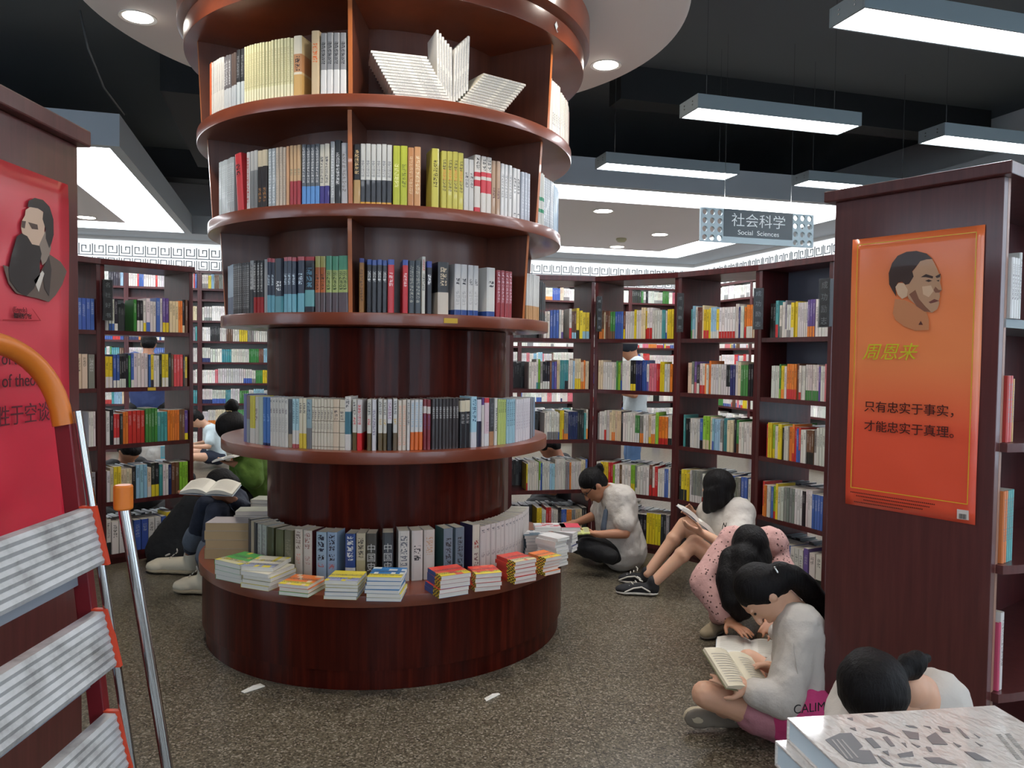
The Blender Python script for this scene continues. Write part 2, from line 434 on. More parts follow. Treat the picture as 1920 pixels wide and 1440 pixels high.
# black ducts and cables on the open ceiling
b = MB(); 
b.obox(PZ(300, 170, 3.5), VX*2.6, UX*.35, (0, 0, .448)); tag(b.build('air_duct', M_DUCT), 'long black air duct beside the left coffer under the dark ceiling', 'duct')
b = MB(); b.obox(V((-5, 9.4, 3.6)), UX*8, VX*.3, (0, 0, .348)); tag(b.build('air_duct', M_DUCT), 'black cross duct running behind the round bookshelf under the dark ceiling', 'duct')
b = MB(); b.obox(V((.9, 6.7, 3.66)), UX*4.0, VX*.25, (0, 0, .288)); tag(b.build('cable_tray', M_DUCT), 'dark cable tray under the ceiling above the right coffer', 'cable tray')
b = MB(); b.tube([P(150, 20, 4.4), P(165, 90, 4.4), P(195, 165, 4.5), P(225, 205, 4.6), P(232, 215, 4.65)], .006, 8); tag(b.build('ceiling_cable', mat('cable_grey', (52, 54, 54), .6), smooth=True), 'thin dark cable drooping from the ceiling left of the disc', 'cable')
# ---------------------------------------------------------------- books
PAL = dict(w=(205, 201, 194), c=(208, 190, 160), y=(214, 190, 44), o=(214, 122, 48), r=(184, 44, 42), p=(200, 110, 120), g=(62, 122, 62), t=(70, 140, 142), b=(60, 88, 158),
           n=(38, 46, 92), k=(34, 34, 36), e=(124, 124, 122), v=(98, 76, 136), l=(142, 180, 200), m=(104, 72, 52), L=(130, 176, 52), d=(70, 72, 72), i=(236, 232, 222))
def ink(c, on): return (lin(c[0]), lin(c[1]), lin(c[2]), 1.0 if on else 0.0)
def lum(c): return .3*c[0]+.6*c[1]+.1*c[2]
_bk = {}
def book_mesh(w, h, d, main, bands=(), title=None, cover=None, seed=0, round_=.004, side=None):
    """cover mesh and page mesh; spine at y=0 facing -y, base at z=0. bands: (z0, z1, colour) in fractions of the height; title: (z0, z1, ink)"""
    key = (round(w, 4), round(h, 3), round(d, 3), main, tuple(bands), title, cover, seed, side)
    if key in _bk: return _bk[key]
    t = .0018; e = min(round_, w*.3); side = side or main
    prof = [(-w/2, d), (-w/2, e), (-w*.3, .0006), (w*.3, .0006), (w/2, e), (w/2, d), (w/2-t, d), (w/2-t, e+t), (-w/2+t, e+t), (-w/2+t, d)]
    cuts = {0.0, 1.0}
    for z0, z1, _ in bands: cuts.add(z0); cuts.add(z1)
    tt = title if title is None or isinstance(title[0], tuple) else (title,)
    if tt:
        for z0, z1, _ in tt: cuts.add(z0); cuts.add(z1)
    cuts = sorted(cuts)
    b = MB(); gs = max(w*.62, .006)
    for z0, z1 in zip(cuts, cuts[1:]):
        mid = (z0+z1)/2; col = main
        for a, c, q in bands:
            if a <= mid <= c: col = q
        ti = None
        if tt:
            for a, c, q in tt:
                if a <= mid <= c: ti = q
        for j in range(10):
            (x0, y0), (x1, y1) = prof[j], prof[(j+1) % 10]
            cc = col if 1 <= j <= 3 else (side if j in (0, 4) and not any(a <= mid <= c for a, c, q in bands) else (col if j in (0, 4) else PAL['w']))
            spine = (j == 2)
            sd = seed*.37
            uv = [(sd, z0*h/gs), (sd, z1*h/gs), (sd+.8, z1*h/gs), (sd+.8, z0*h/gs)]
            uv = [uv[0], uv[3], uv[2], uv[1]]
            b.face([(x0, y0, z0*h), (x1, y1, z0*h), (x1, y1, z1*h), (x0, y0, z1*h)], 0, C3(cc), ink(ti or (0, 0, 0), bool(spine and ti)), uv)
    for z, flip in ((0, 1), (h, 0)):
        for q in ((0, 1, 8, 9), (1, 2, 3, 4, 7, 8), (4, 5, 6, 7)):
            pts = [(prof[j][0], prof[j][1], z) for j in q]
            if flip: pts.reverse()
            b.face(pts, 0, C3(bands[0][2] if bands and flip and bands[0][0] == 0 else main))
    me = b.mesh('book_cover', M_BOOK)
    g = MB(); g.box((-w/2+t, e+t, .0015), (w/2-t, d-.002, h-.0015))
    pm = g.mesh('page_block', M_PAPER)
    _bk[key] = (me, pm, b, g); return _bk[key]
NBOOK = [0]
def book(label, w, h, d, main, loc, rotz, group=None, bands=(), title=None, lean=0, seed=0, side=None, flat=None, cat='book', name='book', page=True):
    me, pm, _b, _g = book_mesh(w, h, d, main, bands, title, None, seed, side=side)
    o = bpy.data.objects.new(name, me); COL.objects.link(o)
    o.location = loc; o.rotation_euler = (0, lean, rotz)
    if flat is not None: o.rotation_euler = flat
    tag(o, label, cat, group)
    if page:
        c = bpy.data.objects.new('page_block', pm); COL.objects.link(c); c.parent = o
    NBOOK[0] += 1
    return o

# all the small books on the wall and room shelves: uncountable at this distance, one object
class Stuff:
    def __init__(s): s.b = MB()
    def add(s, o, dx, dy, w, h, d, main, lower=None, lf=.3, title=None, lean=0, top=None):
        """o: spine bottom left corner; dx along the row, dy into the shelf"""
        dx, dy, o = V(dx), V(dy), V(o); up = V((0, 0, 1))
        if lean: up = (up+dx*math.tan(lean)).normalized()
        def q(a, b_, c_, dd, col, k=None, uv=None): s.b.face([a, b_, c_, dd], 0, C3(col), k, uv)
        z0, z1 = lf, random.uniform(.8, .92)
        segs = [(0, lf, lower or main, False), (lf, lf+.08, main, False), (lf+.08, z1, main, True), (z1, 1, main, False)]
        tc = title or (tuple(x*.5 for x in main) if lum(main) > 120 else tuple(x+(200-x)*.6 for x in main))
        sd = random.random()*9; gs = max(w*.5, .0055); tlen = random.uniform(.2, .45)
        segs[1] = (lf, z1-tlen, main, False); segs[2] = (z1-tlen, z1, main, True)
        if z1-tlen < lf: segs[1] = (lf, lf+.01, main, False); segs[2] = (lf+.01, z1, main, True)
        for a, b_, col, ti in segs:
            p0 = o+up*(h*a); p1 = o+up*(h*b_)
            # margin strips so that the strokes stay in the middle of the spine
            if ti and w > .006:
                for f0, f1, on in ((0, .22, 0), (.22, .78, 1), (.78, 1, 0)):
                    q(p0+dx*w*f0, p0+dx*w*f1, p1+dx*w*f1, p1+dx*w*f0, col, ink(tc, on), [(sd, a*h/gs), (sd+.8, a*h/gs), (sd+.8, b_*h/gs), (sd, b_*h/gs)])
            else: q(p0, p0+dx*w, p1+dx*w, p1, col)
        a = o; t = o+up*h
        q(a+dx*w, a+dx*w+dy*d, t+dx*w+dy*d, t+dx*w, main); q(a+dy*d, a, t, t+dy*d, main); q(a+dx*w+dy*d, a+dy*d, t+dy*d, t+dx*w+dy*d, main)
        q(t, t+dx*w, t+dx*w+dy*d, t+dy*d, top or (196, 190, 178)); q(a, a+dy*d, a+dx*w+dy*d, a+dx*w, main)
ST = Stuff()
def parse(s):
    out = []
    for tk in s.split():
        n = ''
        while tk and (tk[0].isdigit()): n += tk[0]; tk = tk[1:]
        for _ in range(int(n or 1)): out.append(tk)
    return out
def jit(c, a=10):
    k = random.uniform(-a, a); return tuple(max(4, min(250, x+k+random.uniform(-4, 4))) for x in c)
def row(p0, p1, into, spec, z, hm=.215, dep=.15, fill=1.0, lean=0):
    """a run of book tokens from p0 to p1 (x, y)"""
    p0 = V((p0[0], p0[1], z)); p1 = V((p1[0], p1[1], z)); L_ = (p1-p0).length*fill; dx = (p1-p0).normalized()
    toks = parse(spec) if isinstance(spec, str) else spec
    ws = []; last = None; cur = 1
    for t in toks:
        if t != last: cur = random.uniform(.75, 1.35); hh = random.uniform(.93, 1.08); colr = {}
        ws.append((cur*(1.0 if t[0] != '_' else 1.4), hh)); last = t
    tot = sum(a for a, _ in ws); x = 0; last = None; c0 = c1 = None
    for t, (wv, hh) in zip(toks, ws):
        wd = wv/tot*L_
        if t[0] != '_':
            if t != last:
                c0 = jit(PAL[t[0]], 9); c1 = jit(PAL[t[1]], 9) if len(t) > 1 else None; lf = random.choice([.22, .28, .35]) if c1 else .12
                off = random.uniform(-.004, .008)
            ST.add(p0+dx*x+V(into)*(.006+off+random.uniform(0, .003)), dx, into, wd*.87, hm*hh+random.uniform(-.001, .001), dep, jit(c0, 5), c1, lf, lean=lean)
        x += wd; last = t
def randrow(p0, p1, into, z, palette, hm=.21, dep=.15, avg=.018):
    L_ = (V((p1[0], p1[1], 0))-V((p0[0], p0[1], 0))).length
    toks = []; n = int(L_/avg)
    while len(toks) < n:
        t = random.choice(palette); toks += [t]*random.choice([1, 2, 3, 4, 5])
    row(p0, p1, into, toks[:n], z, hm, dep)
def backrow(p0, p1, into, z, hm=.2, dep=.14):
    """the row standing behind, spines to the other side, wrapped in film"""
    p0 = V((p0[0], p0[1], z)); p1 = V((p1[0], p1[1], z)); L_ = (p1-p0).length; dx = (p1-p0).normalized(); x = .01
    while x < L_-.03:
        wd = random.uniform(.012, .03)
        g = random.choice([(120, 126, 128), (96, 100, 102), (150, 154, 154), (84, 84, 86)])
        ST.add(p0+dx*x+V(into)*.25, dx, into, wd*.95, hm*random.uniform(.95, 1.04), dep, g, top=jit((132, 138, 140), 26)); x += wd

# ---------------------------------------------------------------- bookcases
SHELF_Z = (1.585, 1.20, .815, .43, .07)
def bookcase(a, b_, top, label, depth=.46, shelves=SHELF_Z, back=None, backtiers=(), plinth=True, midwall=None, ztop=2.02, t=.028, right=True, left=True, name='bookcase'):
    """double-sided open bookcase between two floor points, open front towards the left of a->b"""
    a = V((a[0], a[1], 0)); b_ = V((b_[0], b_[1], 0)); dx = (b_-a).normalized(); W = (b_-a).length
    dy = V((-dx.y, dx.x, 0))
    root = empty(name, a, math.atan2(dx.y, dx.x))
    m = MB()
    if left: m.box((0, 0, 0), (t, depth, ztop))
    if right: m.box((W-t, 0, 0), (W, depth, ztop))
    m.build('side_panel', M_CASE, root, bevel=.002)
    m = MB(); m.box((-.012, -.012, ztop), (W+.012, depth+.012, ztop+.04)); m.build('top_board', M_CASE, root, bevel=.003)
    for z in shelves:
        m = MB(); m.box((t, .004, z-t), (W-t, depth-.004, z)); m.build('shelf', M_CASE, root)
    if plinth: m = MB(); m.box((t, .02, 0), (W-t, depth-.02, shelves[-1]-t)); m.build('plinth', M_CASE, root)
    if back:
        zs = [ztop]+list(shelves)
        for i in backtiers:
            m = MB(); m.box((t, depth*.5-.004, zs[i+1]), (W-t, depth*.5+.004, zs[i]-(t if i else 0))); m.build('back_panel', back, root)
    tag(root, label, 'bookcase')
    return root, a, b_, dx, dy, W

def fill_case(info, specs, backs=True, hm=.215, inset=.03, lens=None):
    root, a, b_, dx, dy, W = info
    for i, (z, sp) in enumerate(zip(SHELF_Z, specs)):
        if not sp: continue
        f = (lens or {}).get(i, (0, 1))
        p0 = a+dx*(inset+.004+f[0]*(W-2*inset)); p1 = a+dx*(inset+(W-2*inset)*f[1]-.004)
        row(p0, p1, dy, sp, z+.001, hm)
        if backs: backrow(a+dx*inset, b_-dx*inset, dy, z+.001)

RP = [(-.02, 5.78), (.625, 5.92), (1.185, 5.56), (1.60, 5.05), (1.86, 4.52)]
rl = ['maroon open bookcase seen just right of the round bookshelf, left end of the curved row', 'maroon open bookcase behind the seated reader in white with glasses', 'maroon open bookcase behind the reader with bobbed hair',
      'maroon bookcase with grey backs next to the orange poster case']
rspec = [
 ["8_ 2w 3b 1w 1wv 2_ 1wr 2ml 1yk 1y 2yl", "7_ 3w 1wt 1Lg 1ew 3kw 1m 1b 1v 2c 3t 2tk 2w 1l 3cy 2co 1o 2c", "10_ 2w 5we 1wb 2y 1yo 2eo 5n 3k 1t 1wo", "6_ 1yr 5w 1Lw 1b 4w 3l 8w 2e 1o 5w 2c 1b", "10_ 2y 2w 2r 3w 2k 1b 2b 2o 2e 3c 2k"],
 ["3mo 1c 2m 2gm 4b 1my 4w 1y 3w 2c 1yr 2wr 4w 2t 1wb 3y", "2c 4w 2w 1g 1L 1eb 2w 1w 2w 2ky 3n 3b 1wv 3p 2r 2y 2w 1o", "1e 2w 1wr 1w 1c 2co 3c 1k 5w 2gw 2eo 2w 1cy 2wo 1L 3or 2wk", "2w 3y 2r 1Lw 2w 1mo 3w 2Ly 1ew 4w 1mr 1wr 1r 3w 2b 1w", "3w 2c 4k 3e 1kr 4k 5y 2k 1e"],
 ["1tg 1lw 1w 2m 1c 2yr 1y 3lw 1yw 6wr 2w 1n 2w 1or 3ow 1c", "2c 1ew 1vp 1kw 2wr 1o 1w 1o 6w 2kw 2n 1w 1c 3g 2k", "1t 2k 5w 1bk 2Lc 1c 1lb 3l 1ew 2t 2c 1k 1gm 3w 2w", "1k 2yk 1y 1w 6ew 1wr 1g 3w 2y 1r 1o 2b 3e 2b 1w", "3k 4w 2b 2r 4w 2e"],
 ["2k 1tr 1we 2w 1ew 2we 1yw 1y 2w 3w 1vo 2vo 4w", "4w 1gL 2yo 1w 4or 1m 1wr 2w 6wg 1v 2w 1p", "1r 2y 1Ly 2w 2y 1k 2w 1o 1or 1r 1b 1rb 2w 3mk 1ew 3w", "1ro 1o 2w 1b 1Lr 1y 2w 4e 3w 1k 3w 4b", "1w 1p 1k 3w 1b 3w 1v 2wk"]]
lens = [{}, {}, {0: (.12, 1), 1: (.1, 1), 2: (.05, 1)}, {0: (.12, 1), 1: (.16, 1), 2: (.1, 1), 3: (.05, 1)}]
cases = []
for i in range(4):
    info = bookcase(RP[i], RP[i+1], 2.02, rl[i], back=M_GREYBACK if i == 3 else None, backtiers=(0, 1) if i == 3 else ())
    cases.append(info); fill_case(info, rspec[i], backs=True, lens=lens[i])
LP = [(-3.05, 4.5), (-2.735, 5.14), (-2.31, 5.60)]
info = bookcase(LP[1], LP[2], 2.02, 'maroon open bookcase left of the round bookshelf with red, green and orange spines', depth=.42)
lcase = info
fill_case(info, ["1w 2wb 1kw 4_ 1g 2kw 1wy 1wb 2w 1b 1w 2vy 3c 2o 1kc 1m", "2yw 2bw 3kw 1k 1g 1bw 4w 1b 1yk 2w 1k 2yw 1k 1m 3r 1k 1ym", "1w 1k 2rw 1k 2o 4r 4g 3t 5o 2m 1vy", "1w 1c 2y 4c 1k 3l 1cw 2ky 1t 2w 1n 2m 2L 1L", "1wk 2w 1ky 2b 2w 1b 1yb 3w"], hm=.222)
info = bookcase(LP[0], LP[1], 2.02, 'maroon open bookcase between the red poster case and the left open bookcase', depth=.42)
fill_case(info, ["4_ 2w 6k 4_ 2b 3b", "9_ 2w 2c 1e", "3_ 4w 9_ 2g 1b 2_ 3w", "6k 4w 3e", "4w 5e"], backs=False)

# tall wall bookcases along the far wall and the right wall
FZ = (2.38, 2.22, 1.91, 1.61, 1.30, .99, .69, .38, .08)
pw = ['w', 'w', 'w', 'i', 'c', 'we', 'wb', 'w', 'l', 'wr', 'p', 'b', 'e', 'wo', 'y', 'm', 'g', 'k', 't', 'w', 'wn']
ordn = ['first', 'second', 'third', 'fourth', 'fifth', 'sixth', 'seventh', 'eighth', 'ninth', 'tenth', 'eleventh', 'twelfth', 'thirteenth', 'fourteenth', 'fifteenth', 'sixteenth', 'seventeenth', 'eighteenth']
def wallcase(p, q, lab):
    info = bookcase(p, q, 2.6, lab, depth=.3, shelves=FZ, ztop=2.6, t=.03, name='wall_bookcase', back=M_CASE, backtiers=(1,))
    root, a, b_, dx, dy, W = info
    root['group'] = 'tall bookcases along the walls'
    for i, z in enumerate(FZ):
        if i == 1: continue
        sty = random.random()
        pal = pw if sty < .6 else (['w', 'i', 'w', 'we'] if sty < .85 else ['w', 'b', 'r', 'w'])
        randrow(a+dx*.035, b_-dx*.035, dy, z+.001, pal, hm=.2, dep=.16, avg=.026)
for k in range(12):
    u0 = -5.2+k*.98
    wallcase(UV(u0, WV-.32), UV(u0+.98, WV-.32), 'tall maroon wall bookcase of pale books on the far wall, %s from the left' % ordn[k])
for k in range(9):
    v0 = WV-.35-k*.98
    wallcase(UV(WU-.32, v0), UV(WU-.32, v0-.98), 'tall maroon wall bookcase of pale books on the right wall, %s from the room corner' % ordn[k])

# low tables of the room behind are not in view; shelf signs on the near cases
def shelf_sign(p, size, chars, ax, label):
    """p: lower left front corner, ax: direction along its face"""
    w, h = size; ax = V(ax).normalized(); n = V((ax.y, -ax.x, 0))
    root = empty('shelf_sign', p, math.atan2(ax.y, ax.x))
    b = MB(); b.box((0, 0, 0), (w, .03, h)); b.build('sign_block', M_BLACK, root, bevel=.002)
    b = MB(); b.box((-.003, -.006, -.004), (w+.003, -.003, h+.004)); 
    g = mat('clear_acrylic', (200, 205, 208), .08)
    bsdf(g).inputs['Transmission Weight'].default_value = .95; bsdf(g).inputs['IOR'].default_value = 1.15
    b.build('acrylic_cover', g, root)
    wt = mat('sign_white', (222, 222, 220), .6)
    for i, ch in enumerate(chars):
        text(ch, w*.62, root, (w/2, -.0015, h*(1-(i+.55)/len(chars))), (R(90), 0, 0), wt, 'sign_lettering', ext=.0005)
    tag(root, label, 'sign', 'black shelf signs')
def sign_at(px, py0, py1, wpx, Y, chars, ax, label):
    a = P(px, py1, Y); t = P(px, py0, Y); s = Y/FPX
    shelf_sign(a, (wpx*s, t.z-a.z), chars, ax, label)
sign_at(1535, 524, 613, 24, 4.49, '成功励志', (.45, -.9, 0), 'black upright shelf sign with white characters at the row end beside the orange poster case')
sign_at(1412, 541, 617, 17, 4.98, '成功励志', (.9, -.4, 0), 'black upright shelf sign behind clear acrylic between the two bookcases nearest the orange poster case')
sign_at(1269, 550, 622, 11, 5.46, '成功励志', (.9, -.4, 0), 'narrow black upright shelf sign behind the row gap above the bobbed-hair reader')
sign_at(1119, 556, 621, 9, 5.85, '成功励志', (.9, .2, 0), 'narrow black upright shelf sign nearest the round bookshelf on its right side')
sign_at(194, 524, 600, 16, 5.12, '名社好书', (.7, .7, 0), 'black upright shelf sign on the top shelf of the left bookcase')
def price_tag(p, ax, w, h, label, col=M_GOLD):
    ax = V(ax).normalized(); root = MB(); root.box((-w/2, -.001, -h/2), (w/2, .001, h/2)); o = root.build('price_tag', col, loc=p, rotz=math.atan2(ax.y, ax.x))
    tag(o, label, 'price tag')
_a, _dx, _dy = lcase[1], lcase[3], lcase[4]
price_tag(_a+_dx*.33+V((0, 0, 1.187))-_dy*.0035, _dx, .055, .02, 'small yellow label on the second shelf edge of the left bookcase')

# ---------------------------------------------------------------- the round bookshelf
ZB, Z4, Z3, Z2, Z1, ZT = .42, 1.02, 1.63, 2.087, 2.53, 2.93
R4, R3, R2, R1, RT, RB = .862, .862, .922, .972, 1.03, .968
CORE = .635
col = empty('round_bookshelf', (CX, CY, 0))
tag(col, 'huge round tiered mahogany bookshelf wrapped around the central column', 'bookshelf')
def ring(prof, name, m, n=144):
    b = MB(); b.lathe(0, 0, prof, n=n); return b.build(name, m, col, smooth=True)
ring([(.3, .09), (.952, .09), (.952, .368), (.3, .368)], 'plinth_drum', M_DRUM)
ring([(.3, 0), (.936, 0), (.936, .09), (.3, .09)], 'plinth_foot', M_DRUM)
def board(r, z, name, t=.055, inner=.3):
    ring([(inner, z-t), (r-.005, z-t), (r-.001, z-t+.001), (r, z-t+.005), (r, z-.005), (r-.001, z-.001), (r-.005, z), (inner, z)], name, M_LIP)
board(RB, ZB, 'plinth_top', .052)
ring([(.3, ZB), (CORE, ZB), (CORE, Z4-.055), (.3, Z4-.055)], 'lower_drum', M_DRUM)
board(R4, Z4, 'shelf', .055)
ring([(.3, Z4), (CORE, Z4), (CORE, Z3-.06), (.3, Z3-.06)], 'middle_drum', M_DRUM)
board(R3, Z3, 'shelf'); board(R2, Z2, 'shelf'); board(R1, Z1, 'shelf')
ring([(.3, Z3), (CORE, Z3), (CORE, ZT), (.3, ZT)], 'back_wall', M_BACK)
ring([(.3, ZT), (RT-.005, ZT), (RT-.001, ZT+.001), (RT, ZT+.005), (RT, ZT+.09), (RT-.006, ZT+.095), (.3, ZT+.095)], 'top_shelf', M_LIP)
ring([(.3, ZT+.095), (RT+.0, ZT+.095), (RT+.03, ZT+.12), (RT+.03, ZT+.26), (RT+.01, ZT+.275), (.3, ZT+.275)], 'cornice', M_LIP)
ring([(.3, ZT+.275), (.8, ZT+.275), (.8, 3.24), (.3, 3.24)], 'top_drum', M_BACK)
def pol(phi, r): return (r*math.sin(phi), -r*math.cos(phi))
def phi_at(px, r, z, lo=None, hi=None):
    """angle on the ring (0 towards -Y) at which a point of radius r, height z shows at column px"""
    lo = R(9-77) if lo is None else lo; hi = R(9+77) if hi is None else hi
    f = lambda a: proj((CX+r*math.sin(a), CY-r*math.cos(a), z))[0]
    for _ in range(50):
        m_ = (lo+hi)/2
        if f(m_) < px: lo = m_
        else: hi = m_
    return (lo+hi)/2
DIVS = {}
for (z0, z1, ra, rb) in ((Z3, Z2-.055, R3, R3+.035), (Z2, Z1-.055, R2, R2+.035), (Z1, ZT, R1, R1+.03)):
    base = phi_at(657, ra-.01, z0+.2); DIVS[z0] = [base, base+R(61)]
    for k in range(6):
        a = base+R(61)*k if k < 2 else base+R(60)*k
        s, c = math.sin(a), -math.cos(a); tx, ty = math.cos(a), math.sin(a); h = .009
        b = MB()
        b.prism([(s*.6-tx*h, c*.6-ty*h, z0), (s*(ra-.018)-tx*h, c*(ra-.018)-ty*h, z0), (s*(rb-.03)-tx*h, c*(rb-.03)-ty*h, z1), (s*.6-tx*h, c*.6-ty*h, z1)], (tx*2*h, ty*2*h, 0))
        b.build('divider', M_BACK, col)
        b = MB()
        b.prism([(s*(ra-.018)-tx*h, c*(ra-.018)-ty*h, z0), (s*(ra-.016)-tx*h, c*(ra-.016)-ty*h, z0), (s*(rb-.028)-tx*h, c*(rb-.028)-ty*h, z1), (s*(rb-.03)-tx*h, c*(rb-.03)-ty*h, z1)], (tx*2*h, ty*2*h, 0))
        b.build('divider_edge', M_BRIGHTEDGE, col)
a = phi_at(845, R3, Z3-.03); p = pol(a, R3+.001)
b = MB(); b.box((-.033, -.001, -.011), (.033, .001, .011)); price = b.build('price_tag', M_GOLD, loc=(CX+p[0], CY+p[1], Z3-.028), rotz=a)
tag(price, 'small yellow price label on the front edge of the round bookshelf', 'price tag')
a = phi_at(1042, RT, ZT+.05); p = pol(a, RT+.002)
b = MB(); b.prism([(-.014, 0, 0), (0, 0, -.02), (.014, 0, 0), (0, 0, .02)], (0, -.002, 0)); b.tube([(0, -.003, -.02), (.006, -.004, -.03), (.012, -.003, -.024)], .0015, 6)
o = b.build('wall_hook', mat('hook_white', (225, 225, 225), .4), loc=(CX+p[0], CY+p[1], ZT+.05), rotz=a); tag(o, 'small white adhesive hook on the top rim of the round bookshelf', 'hook')

# runs of standing books: (px0, px1, n, height, main, bands, title, words, depth)
W_, CR, BG = (208, 204, 196), (214, 205, 160), (196, 172, 138)
K_ = (30, 30, 33); G_ = (128, 129, 130)
DK = (44, 40, 40)
TI = lambda a, b_, c: (a, b_, c)
T0 = [
 (391, 396, 2, .245, (206, 96, 50), (), None, 'thin orange magazine'),
 (396, 418, 10, .24, (196, 192, 184), (), (.4, .9, (120, 120, 120)), 'thin grey-white magazine'),
 (418, 432, 3, .235, (92, 88, 90), ((0, .38, (176, 178, 178)),), (.45, .9, (190, 190, 190)), 'thin silvery grey magazine with pale foot'),
 (432, 442, 2, .235, (84, 70, 64), ((0, .4, (170, 174, 176)),), None, 'thin brown-grey magazine with pale foot'),
 (442, 456, 2, .24, (44, 44, 46), ((0, .42, (178, 184, 184)),), (.5, .9, (120, 120, 122)), 'dark magazine with pale foot'),
 (456, 549, 17, .245, (208, 202, 158), ((0, .22, (222, 216, 182)),), (.25, .85, (172, 160, 120)), 'cream magazine'),
 (549, 565, 1, .25, (216, 206, 184), ((0, .36, (198, 158, 96)), (.4, .7, (186, 134, 92))), (.42, .66, (60, 40, 34)), 'thick cream and tan hardback with ornate side'),
 (583, 598, 1, .262, (196, 172, 138), (), (.5, .8, (214, 110, 60)), 'tan hardback taller than its neighbours'),
 (600, 649, 4, .252, (132, 132, 134), ((0, .4, (204, 202, 200)),), (.48, .85, (40, 40, 44)), 'grey hardback with white lower half'),
 (1026, 1032, 1, .25, (206, 198, 186), (), None, 'white softback with barcode'),
 (1032, 1052, 6, .245, (202, 198, 190), (), (.15, .4, (60, 60, 64)), 'white softback right of the right divider'),
 (1052, 1072, 8, .225, (198, 190, 180), (), (.3, .9, (150, 146, 140)), 'beige-white softback near the right rim'),
 (1072, 1079, 5, .215, (150, 96, 92), (), None, 'thin reddish softback at the right rim'),
]
T1 = [
 (410, 424, 6, .25, (172, 178, 178), (), (.3, .9, (214, 218, 218)), 'silvery film-wrapped book at the left rim'),
 (424, 437, 4, .25, (156, 160, 160), (), (.2, .9, (206, 210, 210)), 'silver-grey book left of the red one'),
 (439, 461, 1, .258, (186, 50, 54), (), (.6, .82, (40, 20, 20)), 'thick red hardback'),
 (461, 467, 1, .25, (190, 186, 184), (), (.1, .9, (160, 60, 60)), 'thin white book with red strokes'),
 (467, 481, 2, .255, (176, 174, 170), ((0, .66, (120, 120, 120)),), None, 'grey book with pale head'),
 (481, 500, 2, .25, (38, 30, 28), ((.72, 1, (190, 176, 150)),), (.1, .35, (160, 110, 60)), 'black book with cream head'),
 (501, 516, 2, .25, (150, 156, 158), (), (.05, .95, (210, 214, 216)), 'crinkled silver film-wrapped book'),
 (516, 535, 3, .252, (186, 170, 152), (), (.1, .9, (160, 146, 132)), 'beige book'),
 (536, 541, 1, .252, (196, 150, 112), (), None, 'orange-tan book'),
 (542, 563, 3, .254, (190, 156, 118), ((0, .4, (156, 52, 58)),), (.5, .6, (110, 120, 100)), 'tan book with dark red lower band'),
 (565, 598, 4, .254, (88, 92, 98), ((0, .3, (92, 140, 196)),), (.35, .95, (190, 190, 190)), 'slate book with light blue lower band'),
 (598, 617, 2, .252, (196, 190, 176), ((0, .3, (66, 58, 124)),), (.35, .8, (80, 80, 84)), 'cream book with purple lower band'),
 (619, 627, 1, .262, (150, 154, 156), (), (.1, .9, (210, 210, 210)), 'silver-grey hardback'),
 (628, 638, 1, .268, (44, 46, 48), (), (.3, .8, (206, 206, 206)), 'tall black hardback'),
 (639, 651, 1, .256, (172, 170, 172), (), (.2, .85, (120, 116, 112)), 'light grey softback beside the left divider'),
 (661, 674, 1, .25, (36, 34, 36), ((0, .4, (180, 146, 96)),), (.5, .9, (200, 170, 120)), 'black hardback with tan lower band'),
 (675, 735, 6, .252, (196, 194, 188), ((0, .4, (56, 58, 64)), (0, .03, (214, 160, 60))), (.45, .72, (120, 120, 124)), 'pale grey book with charcoal lower band'),
 (737, 750, 1, .25, (178, 182, 56), (), (.3, .7, (230, 226, 150)), 'lime-yellow book, left of its pair'),
 (751, 764, 1, .25, (180, 186, 58), (), (.3, .7, (120, 130, 40)), 'lime-yellow book, right of its pair'),
 (765, 776, 1, .248, (186, 128, 80), (), (.2, .85, (214, 180, 140)), 'orange-brown book beside the lime pair'),
 (777, 789, 1, .25, (200, 146, 98), (), (.2, .85, (226, 200, 160)), 'orange-tan book before the gap'),
 (810, 824, 1, .252, (196, 186, 82), (), (.35, .8, (90, 80, 40)), 'olive-yellow hardback with its cover showing'),
 (828, 870, 4, .248, (190, 180, 84), (), ((.3, .5, (120, 110, 60)), (.5, .68, (206, 130, 60)), (.68, .85, (90, 80, 50))), 'olive-yellow hardback'),
 (871, 890, 2, .228, (196, 194, 190), (), (.45, .75, (60, 60, 64)), 'slim white softback'),
 (891, 902, 1, .25, (206, 200, 192), ((0, .08, (190, 50, 60)), (.45, .56, (192, 54, 64)), (.62, .7, (192, 54, 64))), (.75, .95, (40, 40, 44)), 'white softback with red blocks'),
 (903, 923, 2, .25, (204, 198, 190), ((.35, .58, (196, 60, 70)), (.64, .72, (196, 60, 70))), (.75, .95, (50, 50, 54)), 'white softback with red curve'),
 (923, 939, 2, .24, (168, 138, 112), (), (.3, .5, (100, 60, 60)), 'tan brown softback'),
 (940, 961, 3, .236, (206, 204, 202), (), (.35, .8, (130, 130, 134)), 'white softback'),
 (962, 977, 2, .23, (204, 202, 200), (), ((.5, .8, (40, 40, 44)), (.05, .1, (40, 40, 44))), 'white softback with black title'),
 (978, 996, 3, .222, (170, 174, 184), (), (.1, .9, (200, 204, 210)), 'silver-white film-wrapped softback'),
 (1005, 1021, 6, .25, (190, 190, 184), ((.24, .31, (30, 132, 92)), (.47, .54, (30, 132, 92))), None, 'white book with two green marks'),
 (1021, 1039, 7, .24, (160, 166, 172), (), (.1, .95, (206, 210, 214)), 'silver film-wrapped book'),
 (1039, 1046, 3, .235, (140, 160, 176), (), None, 'pale blue book'),
 (1046, 1053, 4, .235, (80, 104, 128), (), None, 'steel-blue book'),
 (1053, 1058, 4, .235, (178, 168, 148), (), None, 'beige book at the right rim'),
]
